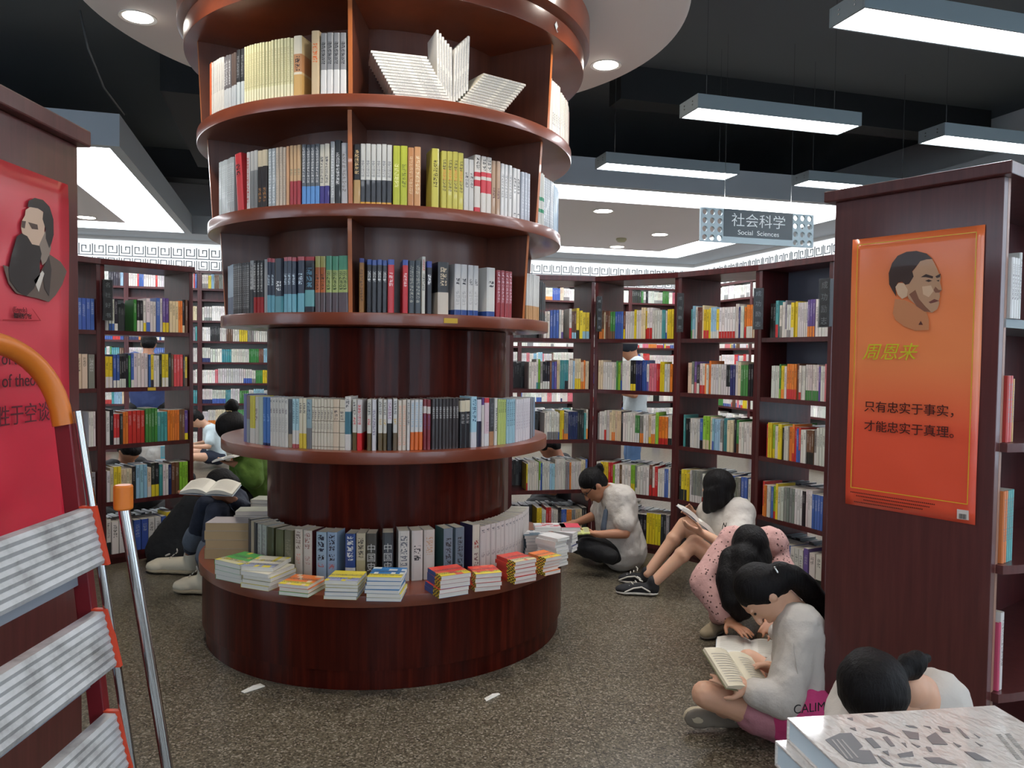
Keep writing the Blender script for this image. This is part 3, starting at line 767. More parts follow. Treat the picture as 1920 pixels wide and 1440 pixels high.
T2 = [
 (426, 436, 4, .235, (156, 172, 184), ((0, .35, (100, 108, 124)),), None, 'pale blue book with slate foot'),
 (436, 467, 10, .235, (60, 58, 60), (), (.1, .95, (160, 160, 160)), 'thin dark grey book'),
 (467, 474, 1, .238, (170, 170, 168), ((0, .45, (54, 58, 62)),), (.5, .95, (90, 90, 92)), 'light and dark grey book'),
 (474, 492, 3, .238, (44, 44, 46), ((0, .3, (160, 30, 34)),), (.4, .95, (196, 196, 192)), 'black book with bright red lower band'),
 (493, 499, 1, .24, (156, 156, 156), (), None, 'light grey book beside the navy ones'),
 (499, 513, 2, .242, (38, 46, 66), ((0, .32, (98, 160, 176)), (.93, 1, (190, 84, 92))), (.5, .7, (190, 204, 214)), 'navy novel with teal band and pink cap'),
 (514, 530, 1, .24, (30, 34, 48), ((0, .3, (80, 140, 150)),), (.4, .6, (214, 214, 214)), 'thick navy novel showing its cover'),
 (530, 554, 3, .242, (36, 44, 64), ((0, .33, (98, 160, 176)), (.93, 1, (196, 86, 92))), (.5, .7, (190, 204, 214)), 'navy novel with teal band and coral cap'),
 (556, 569, 1, .242, (34, 40, 60), ((0, .34, (98, 160, 176)), (.93, 1, (200, 84, 90))), (.5, .7, (190, 204, 214)), 'navy novel set apart with teal band'),
 (570, 588, 1, .242, (28, 28, 38), ((.1, .4, (104, 160, 164)), (.93, 1, (190, 50, 56))), (.45, .8, (90, 130, 150)), 'black novel with teal block and red cap'),
 (589, 609, 2, .242, (186, 102, 56), ((0, .35, (92, 80, 84)), (.8, 1, (178, 168, 98))), (.4, .7, (50, 40, 40)), 'orange and ochre book with grey foot'),
 (610, 657, 4, .244, (164, 176, 110), ((0, .35, (92, 82, 88)), (.75, 1, (96, 160, 128))), (.4, .72, (50, 70, 50)), 'green-yellow book with grey foot'),
 (673, 682, 1, .235, (150, 104, 52), ((.92, 1, (54, 60, 130)),), (.2, .8, (80, 50, 30)), 'brown softback with blue cap beside the divider'),
 (687, 726, 4, .228, (36, 36, 42), ((.9, 1, (62, 88, 158)),), (.58, .78, (214, 214, 210)), 'black softback with blue cap'),
 (727, 739, 1, .232, (196, 40, 50), ((.9, 1, (62, 84, 168)),), (.5, .75, (236, 200, 200)), 'red softback with blue cap, left one'),
 (755, 765, 1, .232, (196, 40, 50), ((.9, 1, (70, 92, 176)),), (.5, .75, (236, 200, 200)), 'red softback with blue cap, right one'),
 (766, 790, 2, .23, (66, 74, 80), (), (.2, .9, (150, 150, 140)), 'dark teal-grey hardback'),
 (791, 798, 1, .25, (204, 200, 188), (), ((.75, .95, (200, 60, 60)), (.4, .7, (40, 40, 40))), 'tall narrow white book with red title'),
 (800, 810, 1, .232, (32, 32, 40), ((.88, 1, (50, 64, 150)),), (.55, .75, (220, 220, 220)), 'single black softback with blue cap'),
 (811, 852, 1, .232, (36, 34, 34), ((0, .42, (204, 192, 176)),), (.55, .9, (190, 170, 140)), 'boxed book set, black above a pale box with dark strip'),
 (853, 877, 2, .226, (202, 200, 198), ((0, .1, (48, 76, 140)),), ((.6, .72, (60, 60, 66)), (.2, .5, (170, 170, 170))), 'white book with blue foot, left pair'),
 (878, 898, 2, .226, (202, 200, 198), ((0, .1, (48, 76, 140)),), ((.6, .72, (60, 60, 66)), (.2, .5, (170, 170, 170))), 'white book with blue foot, right pair'),
 (913, 929, 1, .224, (204, 202, 196), ((0, .1, (48, 76, 140)),), (.6, .72, (60, 60, 66)), 'white book with blue foot turned to show its cover'),
 (932, 962, 4, .218, (146, 36, 46), (), (.3, .95, (206, 170, 180)), 'shiny dark red book in film'),
 (989, 1012, 7, .225, (204, 202, 198), ((0, .3, (190, 146, 100)),), None, 'white book with tan foot at the right rim'),
 (1014, 1031, 5, .2, (38, 42, 44), (), (.2, .3, (160, 60, 50)), 'black book at the right rim showing its back'),
]
T3 = [
 (454, 461, 1, .23, (90, 96, 150), (), None, 'blue-violet book at the left end'),
 (461, 467, 1, .225, (110, 84, 84), ((0, .5, (130, 136, 140)),), None, 'brown-grey book'),
 (467, 477, 1, .225, (200, 186, 44), ((0, .32, (200, 196, 186)),), None, 'bright yellow book with white foot'),
 (477, 483, 1, .222, (196, 192, 180), (), (.5, .75, (110, 80, 90)), 'ivory book beside the yellow one'),
 (483, 491, 1, .222, (176, 186, 170), (), None, 'pale green book'),
 (491, 505, 2, .224, (66, 112, 176), ((0, .05, (30, 40, 80)),), (.5, .65, (120, 160, 210)), 'bright blue book'),
 (505, 539, 6, .224, (200, 196, 186), (), ((.68, .78, (90, 70, 76)), (.3, .6, (160, 156, 150)), (.9, .96, (90, 90, 90))), 'ivory book with small dark seal'),
 (539, 546, 1, .222, (38, 38, 40), ((0, .28, (150, 132, 104)),), None, 'black book with tan foot'),
 (546, 559, 2, .224, (160, 192, 198), ((0, .36, (206, 200, 192)), (0, .08, (160, 60, 60))), (.5, .95, (60, 96, 110)), 'pale cyan and white book with red foot'),
 (559, 573, 2, .226, (206, 196, 170), ((0, .3, (206, 178, 34)),), (.7, .9, (50, 46, 46)), 'cream book with yellow lower band'),
 (573, 583, 1, .224, (128, 152, 158), ((0, .42, (104, 104, 104)),), (.6, .95, (70, 90, 110)), 'grey-blue hardback with grey lower half'),
 (583, 624, 7, .226, (206, 198, 180), ((.05, .065, (130, 118, 100)), (.33, .345, (130, 118, 100)), (.56, .575, (130, 118, 100)), (.83, .845, (130, 118, 100))), ((.6, .78, (110, 100, 96)), (.4, .52, (150, 140, 130))), 'cream hardback with thin ruled lines'),
 (624, 635, 1, .226, (208, 188, 164), ((.05, .065, (130, 118, 100)), (.33, .345, (130, 118, 100)), (.56, .575, (130, 118, 100)), (.83, .845, (130, 118, 100))), (.6, .78, (110, 100, 96)), 'thick cream hardback with ruled lines'),
 (636, 646, 1, .226, (206, 196, 176), ((.05, .065, (130, 118, 100)), (.33, .345, (130, 118, 100)), (.56, .575, (130, 118, 100)), (.83, .845, (130, 118, 100))), (.6, .78, (110, 100, 96)), 'last cream hardback with ruled lines, set slightly apart'),
 (646, 657, 1, .24, (206, 202, 196), ((.3, .72, (70, 116, 130)),), (.8, .95, (90, 90, 94)), 'white book with a blue-green picture on its spine'),
 (660, 668, 1, .228, (204, 200, 190), ((0, .35, (92, 76, 42)),), ((.5, .66, (200, 50, 50)), (.7, .95, (60, 60, 60))), 'white book with brown foot and red mark, left one'),
 (669, 678, 1, .228, (208, 200, 198), ((0, .34, (206, 36, 40)),), (.5, .9, (196, 50, 54)), 'white book with bright red lower band'),
 (688, 696, 1, .228, (204, 200, 190), ((0, .34, (92, 76, 42)),), ((.5, .62, (200, 50, 50)), (.7, .95, (60, 60, 60))), 'white book with brown foot and red mark, right one'),
 (697, 705, 1, .228, (206, 204, 206), (), (.3, .8, (110, 100, 130)), 'plain white book between brown-footed ones'),
 (709, 717, 1, .228, (206, 202, 192), ((0, .34, (96, 80, 48)),), ((.5, .62, (200, 160, 60)), (.7, .95, (90, 90, 90))), 'white book with brown foot and yellow mark, left one'),
 (718, 725, 1, .228, (206, 202, 192), ((0, .34, (96, 80, 48)),), ((.5, .62, (200, 160, 60)), (.7, .95, (90, 90, 90))), 'white book with brown foot and yellow mark, middle one'),
 (726, 735, 1, .23, (30, 28, 30), ((.53, 1, (206, 202, 206)),), (.6, .95, (140, 80, 120)), 'black book with white upper half'),
 (737, 745, 1, .23, (204, 202, 196), ((0, .34, (96, 80, 56)),), ((.5, .62, (200, 160, 60)), (.7, .95, (90, 90, 90))), 'white book with brown foot and yellow mark, right one'),
 (746, 762, 2, .226, (208, 196, 180), (), (.1, .9, (220, 160, 130)), 'peach-white book'),
 (763, 769, 1, .226, (206, 202, 196), (), (.5, .95, (90, 90, 94)), 'slim white book before the orange-footed ones'),
 (770, 793, 3, .226, (204, 204, 202), ((0, .36, (214, 104, 34)),), (.45, .95, (150, 180, 200)), 'white book with orange lower band'),
 (794, 808, 2, .228, (122, 28, 38), ((.72, .86, (206, 196, 190)),), (.4, .7, (90, 60, 110)), 'dark red book with white label'),
 (810, 861, 8, .23, (58, 54, 56), ((0, .02, (80, 70, 70)),), (.6, .84, (178, 178, 176)), 'charcoal book with silver title'),
 (863, 883, 2, .228, (34, 34, 38), ((.74, .97, (206, 196, 172)),), (.5, .7, (150, 150, 150)), 'black book with cream head'),
 (884, 895, 1, .236, (160, 198, 214), ((0, .3, (206, 206, 212)),), (.5, .95, (50, 80, 110)), 'light blue book with white foot'),
 (896, 904, 1, .232, (36, 36, 58), ((.52, .96, (200, 196, 206)),), None, 'navy book with white panel'),
 (905, 909, 1, .23, (206, 200, 196), ((.85, 1, (90, 60, 120)),), None, 'very thin white book with purple cap'),
 (910, 919, 1, .228, (204, 182, 190), ((0, .26, (206, 206, 206)), (.9, 1, (196, 50, 60))), (.3, .5, (190, 160, 170)), 'pinkish white book with red cap'),
 (920, 928, 1, .226, (40, 38, 42), ((0, .3, (166, 120, 84)),), (.4, .9, (90, 90, 96)), 'black book with tan foot near the right end'),
 (929, 934, 1, .224, (206, 204, 196), (), (.3, .8, (30, 30, 30)), 'slim white book with black title'),
 (935, 950, 4, .218, (176, 190, 108), (), (.7, .95, (80, 90, 50)), 'yellow-green book'),
 (951, 967, 4, .216, (148, 186, 200), (), (.4, .95, (60, 90, 110)), 'pale blue book'),
 (968, 995, 7, .212, (206, 202, 206), (), (.3, .9, (180, 170, 180)), 'white book'),
 (995, 1003, 2, .21, (126, 130, 136), (), None, 'grey book'),
 (1003, 1009, 1, .21, (112, 140, 166), (), None, 'steel-blue book at the right end'),
]
T4 = [
 (463, 468, 1, .22, (40, 42, 46), (), None, 'thin black book at the left end'),
 (468, 474, 1, .215, (170, 156, 130), (), None, 'thin cream book at the left end'),
 (475, 480, 1, .215, (30, 30, 34), (), None, 'thin black book beside the pale ones'),
 (481, 497, 2, .215, (160, 162, 154), (), (.3, .9, (130, 130, 126)), 'grey-white hardback'),
 (497, 514, 1, .21, (66, 66, 40), ((.1, .16, (160, 150, 100)),), None, 'dark olive hardback'),
 (515, 530, 1, .21, (84, 84, 56), (), None, 'olive hardback'),
 (530, 550, 1, .212, (100, 96, 74), (), (.3, .8, (120, 114, 92)), 'olive-grey hardback'),
 (551, 566, 1, .225, (198, 186, 172), (), ((.6, .95, (130, 110, 100)), (.3, .5, (206, 150, 130))), 'white hardback with faint title, left of its pair'),
 (567, 584, 1, .222, (198, 188, 176), (), ((.6, .95, (150, 110, 100)), (.3, .5, (180, 150, 140))), 'white hardback with maroon sides'),
 (591, 611, 1, .222, (150, 172, 188), (), ((.6, .95, (40, 44, 60)), (.42, .55, (30, 30, 34)), (.25, .36, (180, 110, 110))), 'thick light blue history book, left of its pair'),
 (612, 631, 1, .222, (142, 164, 188), (), ((.6, .95, (40, 44, 60)), (.42, .55, (30, 30, 34)), (.25, .36, (180, 110, 110))), 'thick light blue history book, right of its pair'),
 (646, 666, 1, .22, (44, 70, 128), ((.12, .3, (206, 206, 204)),), (.45, .95, (206, 206, 206)), 'thick royal blue hardback with white label'),
 (667, 685, 1, .222, (186, 174, 148), ((.2, .45, (170, 158, 120)),), (.5, .9, (70, 64, 60)), 'cream chequered hardback'),
 (686, 706, 1, .222, (66, 62, 56), (), None, 'thick charcoal hardback, left of its pair'),
 (716, 738, 1, .224, (64, 66, 70), (), None, 'thick charcoal hardback, right of its pair'),
 (746, 769, 1, .232, (206, 200, 190), (), (.3, .9, (110, 110, 116)), 'very thick white hardback with rows of fine print'),
 (771, 794, 1, .23, (206, 196, 188), (), (.4, .7, (60, 60, 60)), 'thick white hardback with one small title'),
 (794, 817, 1, .23, (204, 194, 184), (), (.5, .85, (196, 160, 130)), 'thick white hardback with faint gold title'),
 (832, 850, 1, .226, (118, 130, 142), (), (.1, .8, (60, 60, 66)), 'grey-blue hardback with flower, left of its pair'),
 (855, 872, 1, .226, (112, 126, 138), (), (.1, .8, (60, 60, 66)), 'grey-blue hardback with flower, right of its pair'),
 (887, 901, 1, .226, (206, 198, 182), (), ((.5, .7, (160, 70, 60)), (.1, .4, (120, 90, 90))), 'white hardback with red seal and navy sides'),
 (901, 1001, 16, .215, (204, 194, 188), (), ((.85, .92, (70, 70, 80)), (.3, .4, (150, 140, 140))), 'white hardback of the long matching set'),
]
where = {0: 'top round shelf', 1: 'second round shelf', 2: 'third round shelf', 3: 'waist-high ring shelf', 4: 'low round plinth'}
CARD = ['one', 'two', 'three', 'four', 'five', 'six', 'seven', 'eight', 'nine', 'ten', 'eleven', 'twelve', 'thirteen', 'fourteen', 'fifteen', 'sixteen', 'seventeen', 'eighteen']
side_of = {'thick cream and tan hardback with ornate side': (206, 184, 140), 'white hardback with maroon sides': (80, 34, 36), 'white hardback with red seal and navy sides': (50, 44, 74), 'grey-blue hardback with flower, left of its pair': (60, 96, 96)}
def standing(tier, runs, rs, zb, depth=.125):
    for ri, (x0, x1, n, h, main, bands, title, words) in enumerate(runs):
        a0 = phi_at(x0, rs, zb+.1); a1 = phi_at(x1, rs, zb+.1)
        for k in range(n):
            am = a0+(a1-a0)*(k+.5)/n; pitch = (a1-a0)/n*rs
            wdt = pitch*(.9 if n > 1 else .97) if pitch < .03 else pitch*.93
            if n == 1: lab = '%s, %s' % (words, where[tier])
            elif n == 2: lab = '%s, %s of two, %s' % (words, ('left', 'right')[k], where[tier])
            else: lab = '%s, %s of %s from left, %s' % (words, names18[k], CARD[n-1], where[tier])
            rr = rs-random.uniform(0, .004); wdt = min(wdt, .05 if x0 < 980 else .024)
            for dv in DIVS.get(zb, ()):
                need = (wdt/2+.012)/rs
                if x0 > 980 or (640 < x0 < 700): am = max(am, dv+need) if dv > am-.2 and abs(am-dv) < .3 else am
                elif abs(am-dv) < need: am = dv+need*(1 if am > dv else -1)
            dd = depth*(.8 if wdt > .03 else 1)
            lean = 0
            if words == 'thick red hardback': lean = R(-5)
            if tier == 4 and words.startswith('white hardback of the long'): lean = 0
            p = pol(am, rr)
            if (x1-x0)/n*h < THR:
                _me, _pm, cb, pb = book_mesh(wdt, h*(1+random.uniform(-.008, .008)), dd, main, bands, title, None, (ri*7) % 13, side=side_of.get(words))
                M = Matrix.Translation((CX+p[0], CY+p[1], zb+.0006)) @ Matrix.Rotation(am, 4, 'Z')
                for bb, pc in ((cb, None), (pb, C3((208, 196, 172)))):
                    for fi, fc in enumerate(bb.f): ST.b.face([tuple(M @ V(bb.v[i])) for i in fc], 0, pc or bb.c[fi], bb.k[fi], bb.uv[fi])
                continue
            o = book(lab, wdt, h*(1+random.uniform(-.008, .008)), dd, main, (CX+p[0], CY+p[1], zb+.0006), am, 'books standing on the '+where[tier], bands, title, lean=lean, seed=(ri*7) % 13, side=side_of.get(words))
            if 'charcoal hardback' in words and tier == 4:
                text('中\n国\n史', .042, o, (0, -.0008, h*.5), (R(90), 0, 0), mat('silver_ink', (190, 188, 182), .5), 'spine_title', ext=.0002)
            if words == 'single black softback with blue cap' or words.startswith('black softback with blue cap') or words.startswith('red softback'):
                pass
names18 = ordn
THR = 1.42
LABN = 0
standing(0, T0, R1-.012, Z1)
standing(1, T1, R2-.012, Z2)
standing(2, T2, R3-.012, Z3)
standing(3, T3, .80, Z4)
standing(4, T4, .775, ZB, .125)

# ---- the fan of white books on the top shelf
WB = (206, 203, 196)
def lying(lab, group, p, ang, w, h, d, main, bands=(), title=None, seed=0, side=None, name='book'):
    """book lying flat, spine facing the direction ang (0 = -Y); p = centre of spine bottom line"""
    # local: z(height) -> tangent, x(thickness) -> up, y(depth) -> inward
    tx = V((math.cos(ang), math.sin(ang), 0)); inw = V((-math.sin(ang), math.cos(ang), 0)); up = V((0, 0, 1))
    rot = Matrix((up, inw, -tx)).transposed()
    # columns: x->up, y->inward, z->-tangent (right-handed: up x inw = -tx)
    me, pm, _b, _g = book_mesh(w, h, d, main, bands, title, None, seed, side=side)
    o = bpy.data.objects.new(name, me); COL.objects.link(o)
    o.matrix_world = Matrix.Translation(V(p)+up*(w/2)+tx*(h/2)) @ rot.to_4x4()
    tag(o, lab, 'book', group)
    c = bpy.data.objects.new('page_block', pm); COL.objects.link(c); c.parent = o
    return o
fan_t = ((.12, .4, (130, 130, 134)), (.5, .9, (150, 150, 154)))
al = phi_at(775, R1-.02, Z1+.05); ar = phi_at(915, R1-.02, Z1+.05)
def fan_base(px, ang_use): 
    q = pol(phi_at(px, R1-.03, Z1+.02), R1-.03); return V((CX+q[0], CY+q[1], Z1+.0006))
gl = 'white books fanned out on the top shelf'
ang = al; tx = V((math.cos(ang), math.sin(ang), 0))
inl = V((-math.sin(ang), math.cos(ang), 0))
q0 = fan_base(793, al); n = 15
for k in range(n):
    lying('white book lying in the stepped left wing of the fan, %s from the bottom' % ordn[k], gl, q0 - tx*(.0072*k) + V((0, 0, .0122*k)), al, .0116, .235, .15, WB, (), fan_t, seed=k)
ang2 = ar; tx2 = V((math.cos(ang2), math.sin(ang2), 0)); n2 = 13
q1 = fan_base(903, ar)
for k in range(n2):
    lying('white book lying in the stepped right wing of the fan, %s from the bottom' % ordn[k], gl, q1 + tx2*(.0104*k) + V((0, 0, .0122*k)), ar, .0116, .228, .15, (208, 202, 190), (), fan_t, seed=k+3)
c0 = phi_at(851, R1-.02, Z1+.1)
for k in range(6):
    for sgn in (-1, 1):
        a = c0+sgn*(.0125*k+.0068); p = pol(a, R1-.025)
        o = book('standing white book of the V-shaped fan on the top shelf, %s half, %s from centre' % ('left' if sgn < 0 else 'right', ordn[k]), .0102, .235, .15, WB, (CX+p[0], CY+p[1], Z1+.0125*k+.0006), a, gl, (), fan_t, lean=sgn*R(1.4), seed=k)

# ---- stacks on the low plinth
def stack(px, py, n, ang, w, d, th, label, tops, base=ZB, sides=None, tc=None, jitter=.006, twist=0, paged=True, shine=False):
    """stack whose near bottom corner region projects about (px, py); ang = direction its long page edge faces"""
    q = PZ(px, py, base); tx = V((math.cos(ang), math.sin(ang), 0)); inw = V((-math.sin(ang), math.cos(ang), 0))
    z = base+.0006; out = []
    for k in range(n):
        t = th*random.uniform(.92, 1.08); last = (k == n-1)
        off = tx*random.uniform(-jitter, jitter)+inw*random.uniform(-jitter, jitter)
        lab = '%s, %s' % (label, 'topmost' if last else ('bottom one' if k == 0 else '%s from the bottom' % ordn[k]))
        o = flatbook(lab, q+off+V((0, 0, z-base)), ang+random.uniform(-.03, .03)+(twist if last else 0), w, d, t*.97, tops[k % len(tops)] if not last else tops[-1], sides, last)
        z += t; out.append(o)
    return out
def flatbook(lab, p, ang, w, d, t, cover, spine, decorated, group='books stacked flat on the low plinth', spine_side='left', page=None):
    """lying book, fore edge towards the viewer: origin at its near left bottom corner"""
    root = MB(); e = .0008
    cv = cover if isinstance(cover, list) else [cover]
    base = cv[0]; sp = spine or base
    def q(pts, col): root.face(pts, 0, C3(col))
    # top board with printed pattern
    nx, ny = (8, 6) if decorated and len(cv) > 1 else (1, 1)
    rnd = random.Random(int(abs(p[0])*1e4))
    for i in range(nx):
        for j in range(ny):
            col = base
            if nx > 1:
                if len(cv) > 1 and j < 2: col = cv[1]
                if len(cv) > 2 and rnd.random() < .22: col = cv[2]
            x0, x1, y0, y1 = w*i/nx, w*(i+1)/nx, d*j/ny, d*(j+1)/ny
            k = ink((60, 60, 70), 1) if nx > 1 and j in (1, 3) else None
            root.face([(x0, y0, t), (x1, y0, t), (x1, y1, t), (x0, y1, t)], 0, C3(col), k, [(x0/.012, y0/.012), (x1/.012, y0/.012), (x1/.012, y1/.012), (x0/.012, y1/.012)])
    for z0, z1 in ((0, e), (t-e, t)):
        eg = base if decorated and z0 else tuple(x*.35+90 for x in base)
        q([(0, 0, z0), (w, 0, z0), (w, 0, z1), (0, 0, z1)], eg); q([(w, 0, z0), (w, d, z0), (w, d, z1), (w, 0, z1)], eg)
    q([(0, 0, t-e), (w, 0, t-e), (w, d, t-e), (0, d, t-e)][::-1], base); q([(0, 0, 0), (0, d, 0), (w, d, 0), (w, 0, 0)], base); q([(0, 0, e), (w, 0, e), (w, d, e), (0, d, e)], base)
    q([(w, d, 0), (0, d, 0), (0, d, t), (w, d, t)], base)
    if isinstance(sp, tuple) and sp and sp[0] == 'check':
        m_ = 6; nn = 12
        for i in range(nn):
            for j in range(3):
                y0, y1 = d*i/nn, d*(i+1)/nn; z0, z1 = t*j/3, t*(j+1)/3
                col = (sp[1] if i > nn*.35 else ((24, 24, 26) if (i+j) % 2 else (214, 190, 60)))
                q([(0, y1, z0), (0, y0, z0), (0, y0, z1), (0, y1, z1)], col)
    else: q([(0, d, 0), (0, 0, 0), (0, 0, t), (0, d, t)], sp)
    o = root.build('book', M_BOOK, loc=p, rotz=ang)
    tag(o, lab, 'book', group)
    g = MB(); g.box((.001, .0015, e), (w-.0015, d-.001, t-e)); g.build('page_block', page or M_PAPERW, o)
    return o
GR, YE, OR, BL, RD = (70, 160, 70), (214, 196, 60), (226, 120, 52), (46, 112, 170), (206, 62, 50)
stack(404, 1086, 4, R(-30), .17, .17, .0235, 'puzzle book in the green-topped stack at the plinth left', [[GR], [(200, 196, 180)], [GR], [GR, (206, 200, 160), YE]])
stack(452, 1101, 5, R(-22), .15, .18, .0185, 'puzzle book in the yellow and grey stack beside the green-topped one', [[YE], [(200, 196, 180)], [YE], [(206, 200, 180), (150, 156, 180), YE]], twist=R(14))
stack(523, 1115, 3, R(-14), .14, .15, .0165, 'puzzle book in the small orange-topped stack on the plinth', [[GR], [OR], [OR, YE, (214, 190, 160)]])
stack(608, 1124, 5, R(-3), .14, .15, .0165, 'puzzle book in the yellow and violet topped stack on the plinth', [[YE], [BL], [YE], [YE, (150, 156, 190), YE]])
stack(686, 1127, 6, R(-1), .145, .15, .0165, 'puzzle book in the blue-topped stack at the plinth front', [[BL], [YE], [BL], [BL, YE, (200, 206, 206)]])
stack(826, 1123, 5, R(29), .14, .15, .0195, 'puzzle book in the red-topped stack with blue spines', [[BL], [RD, YE, (206, 90, 70)]], sides=('check', (50, 80, 140)))
stack(890, 1111, 4, R(20), .12, .13, .02, 'puzzle book in the small red-topped stack beside the blue spines', [[RD], [RD, YE, (226, 100, 70)]], sides=('check', (180, 60, 50)))
stack(965, 1097, 6, R(35), .12, .15, .0165, 'puzzle book in the red-topped stack with chequered spines', [[RD], [RD, (206, 196, 150), (206, 90, 70)]], sides=('check', (196, 60, 50)))
stack(1020, 1080, 5, R(40), .10, .13, .0165, 'puzzle book in the narrow orange and yellow stack on the plinth', [[OR], [OR, YE, OR]], sides=('check', (206, 120, 60)))
TE = (74, 104, 120)
stack(985, 1040, 6, R(14), .15, .12, .0165, 'white and teal softback in the stack beside the long white set', [[(206, 200, 196)], [(206, 202, 198), TE, TE]], sides=TE)
stack(1042, 1064, 9, R(45), .09, .13, .0155, 'white softback in the tall stack at the plinth right end', [[(206, 204, 202)]], sides=(206, 202, 196))
stack(1072, 1036, 6, R(60), .07, .11, .0165, 'white and navy softback in the stack on the plinth right rim', [[(206, 204, 206)], [(60, 66, 110)], [(206, 204, 206)]], sides=(200, 200, 200))
flatbook('white and red softback lying on the teal stack beside the reader in glasses', PZ(1003, 996, .56), R(4), .16, .1, .02, [(206, 206, 204), (206, 206, 204), (200, 70, 84)], (200, 196, 190), True)
flatbook('red softback lying on the plinth edge beside the reader in glasses', PZ(1030, 996, .56)+V((.06, 0, .0)), R(4), .1, .1, .02, [(206, 60, 80)], (206, 60, 80), False)
KR = (176, 150, 112)
for k in range(4):
    t = (.05, .045, .045, .04)[k]
    q = PZ(383+(2 if k % 2 else 0), 1048, ZB)
    flatbook('thick cream volume stacked at the plinth left edge, %s' % ('topmost, in shiny film' if k == 3 else ordn[k]+' from the bottom'), q+V((0, 0, sum((.05, .045, .045, .04)[:k])+.0006)), R(2), .225, .15, t, [(200, 190, 190)] if k == 3 else [(196, 180, 150)], None, False, page=mat('aged_pages', KR, .8))
for i, (px, py, n_, an, lb) in enumerate(((440, 968, 4, R(6), 'grey film-wrapped book in the stack behind the cream volumes'), (470, 950, 5, R(-4), 'pale softback in the stack beside the hunched reader'))):
    stack(px, py+22, n_, an, .19, .14, .024, lb, [[(150, 148, 140)], [(176, 172, 160)], [(170, 170, 160)]])
# ---------------------------------------------------------------- the two poster cases in front
A = PZ(1567, 380, 2.02); B_ = PZ(1884, 330, 2.02)
A.z = 0; B_.z = 0
ax = (B_-A).normalized(); PW = (B_-A).length; nn = V((-ax.y, ax.x, 0))       # nn points away from the viewer
rot = math.atan2(ax.y, ax.x)
root = empty('display_bookcase', A, rot)                                     # local x along the end panel, local y into the case
tag(root, 'tall maroon bookcase end at the right carrying the orange poster, with rounded open shelves', 'bookcase')
b = MB(); b.box((0, 0, 0), (PW, .032, 2.02)); b.build('end_panel', M_PANEL, root, bevel=.002)
b = MB(); b.box((PW-.032, .0322, 0), (PW, .05, 2.02)); b.build('front_stile', M_EDGE, root)
LEN = 1.3
b = MB(); b.box((0, LEN, 0), (PW, LEN+.03, 2.02)); b.build('far_panel', M_PANEL, root)
def bow(z0, z1, bulge, x0=0.0, over=0):
    pts = [(x0-over, .034-over*1.2, z0), (x0-over, LEN, z0)]
    arc = [(PW+over+bulge*math.sin(math.pi*min(1, (LEN-y)/LEN*1.0))**.8, y, z0) for y in [LEN-(LEN-.034+over)*k/24 for k in range(25)]]
    bm = MB(); bm.prism((pts+arc)[::-1], (0, 0, z1-z0)); return bm
for z in (1.585, 1.195, .81, .40, .07):
    bow(z-.028, z, .16 if z < 1.5 else .0).build('shelf', M_PANEL if z < 1.5 else M_ALU, root)
bm = MB(); bm.box((-.03, -.03, 2.02), (PW+.03, LEN+.03, 2.06)); bm.build('top_board', M_PANEL, root, bevel=.004)
b = MB(); b.box((.22, .034, .07), (.24, LEN, 2.02)); b.build('centre_board', M_CASE, root)
b = MB(); b.box((.02, .06, 0), (PW-.02, LEN-.03, .042)); b.build('plinth', M_CASE, root)
def case_books(z, items, y0=.055):
    y = y0
    for (n, wd, h, c, lb) in items:
        for k in range(n):
            o = book('%s%s in the right poster case' % (lb, '' if n == 1 else ', %s of %s' % (ordn[k], CARD[n-1])), wd*.95, h, .15, c, (0, 0, 0), 0, 'books in the right poster case', (), (.3, .9, (120, 110, 110)))
            o.location = root.location+ax*(PW+.012)+nn*(y+wd/2)+V((0, 0, z+.001)); o.rotation_euler = (0, 0, rot+R(90)); y += wd
case_books(1.585, [(3, .02, .19, (206, 204, 200), 'tall white softback on the top shelf'), (1, .018, .21, (196, 196, 190), 'pale grey softback on the top shelf')])
case_books(1.195, [(2, .02, .21, (186, 60, 52), 'red softback on the second shelf'), (1, .012, .2, (200, 160, 90), 'ochre softback on the second shelf')])
case_books(.81, [(2, .016, .23, (206, 120, 66), 'orange softback with white head'), (3, .016, .23, (86, 160, 160), 'teal softback with white head')])
case_books(.40, [(1, .014, .22, (196, 80, 110), 'pink magazine on the low shelf'), (1, .022, .25, (206, 204, 200), 'white volume on the low shelf')])

PXL = -1.18
lroot = empty('display_bookcase', (PXL, 2.107, 0))
tag(lroot, 'tall maroon bookcase end at the left edge carrying the red poster behind the stepladder', 'bookcase')
b = MB(); b.box((-.032, -1.75, 0), (0, 0, 2.0)); b.build('end_panel', M_PANEL, lroot, bevel=.002)
b = MB(); b.box((-1.3, -1.77, 2.0), (.028, .02, 2.045)); b.build('top_board', M_PANEL, lroot, bevel=.005)
b = MB(); b.box((-1.28, -.03, 0), (-.0325, 0, 2.0)); b.box((-1.3, -1.75, 0), (-1.27, -.0305, 2.0)); b.build('side_board', M_CASE, lroot)
for z in SHELF_Z:
    b = MB(); b.box((-1.27, -1.74, z-.028), (-.0325, -.031, z)); b.build('shelf', M_CASE, lroot)

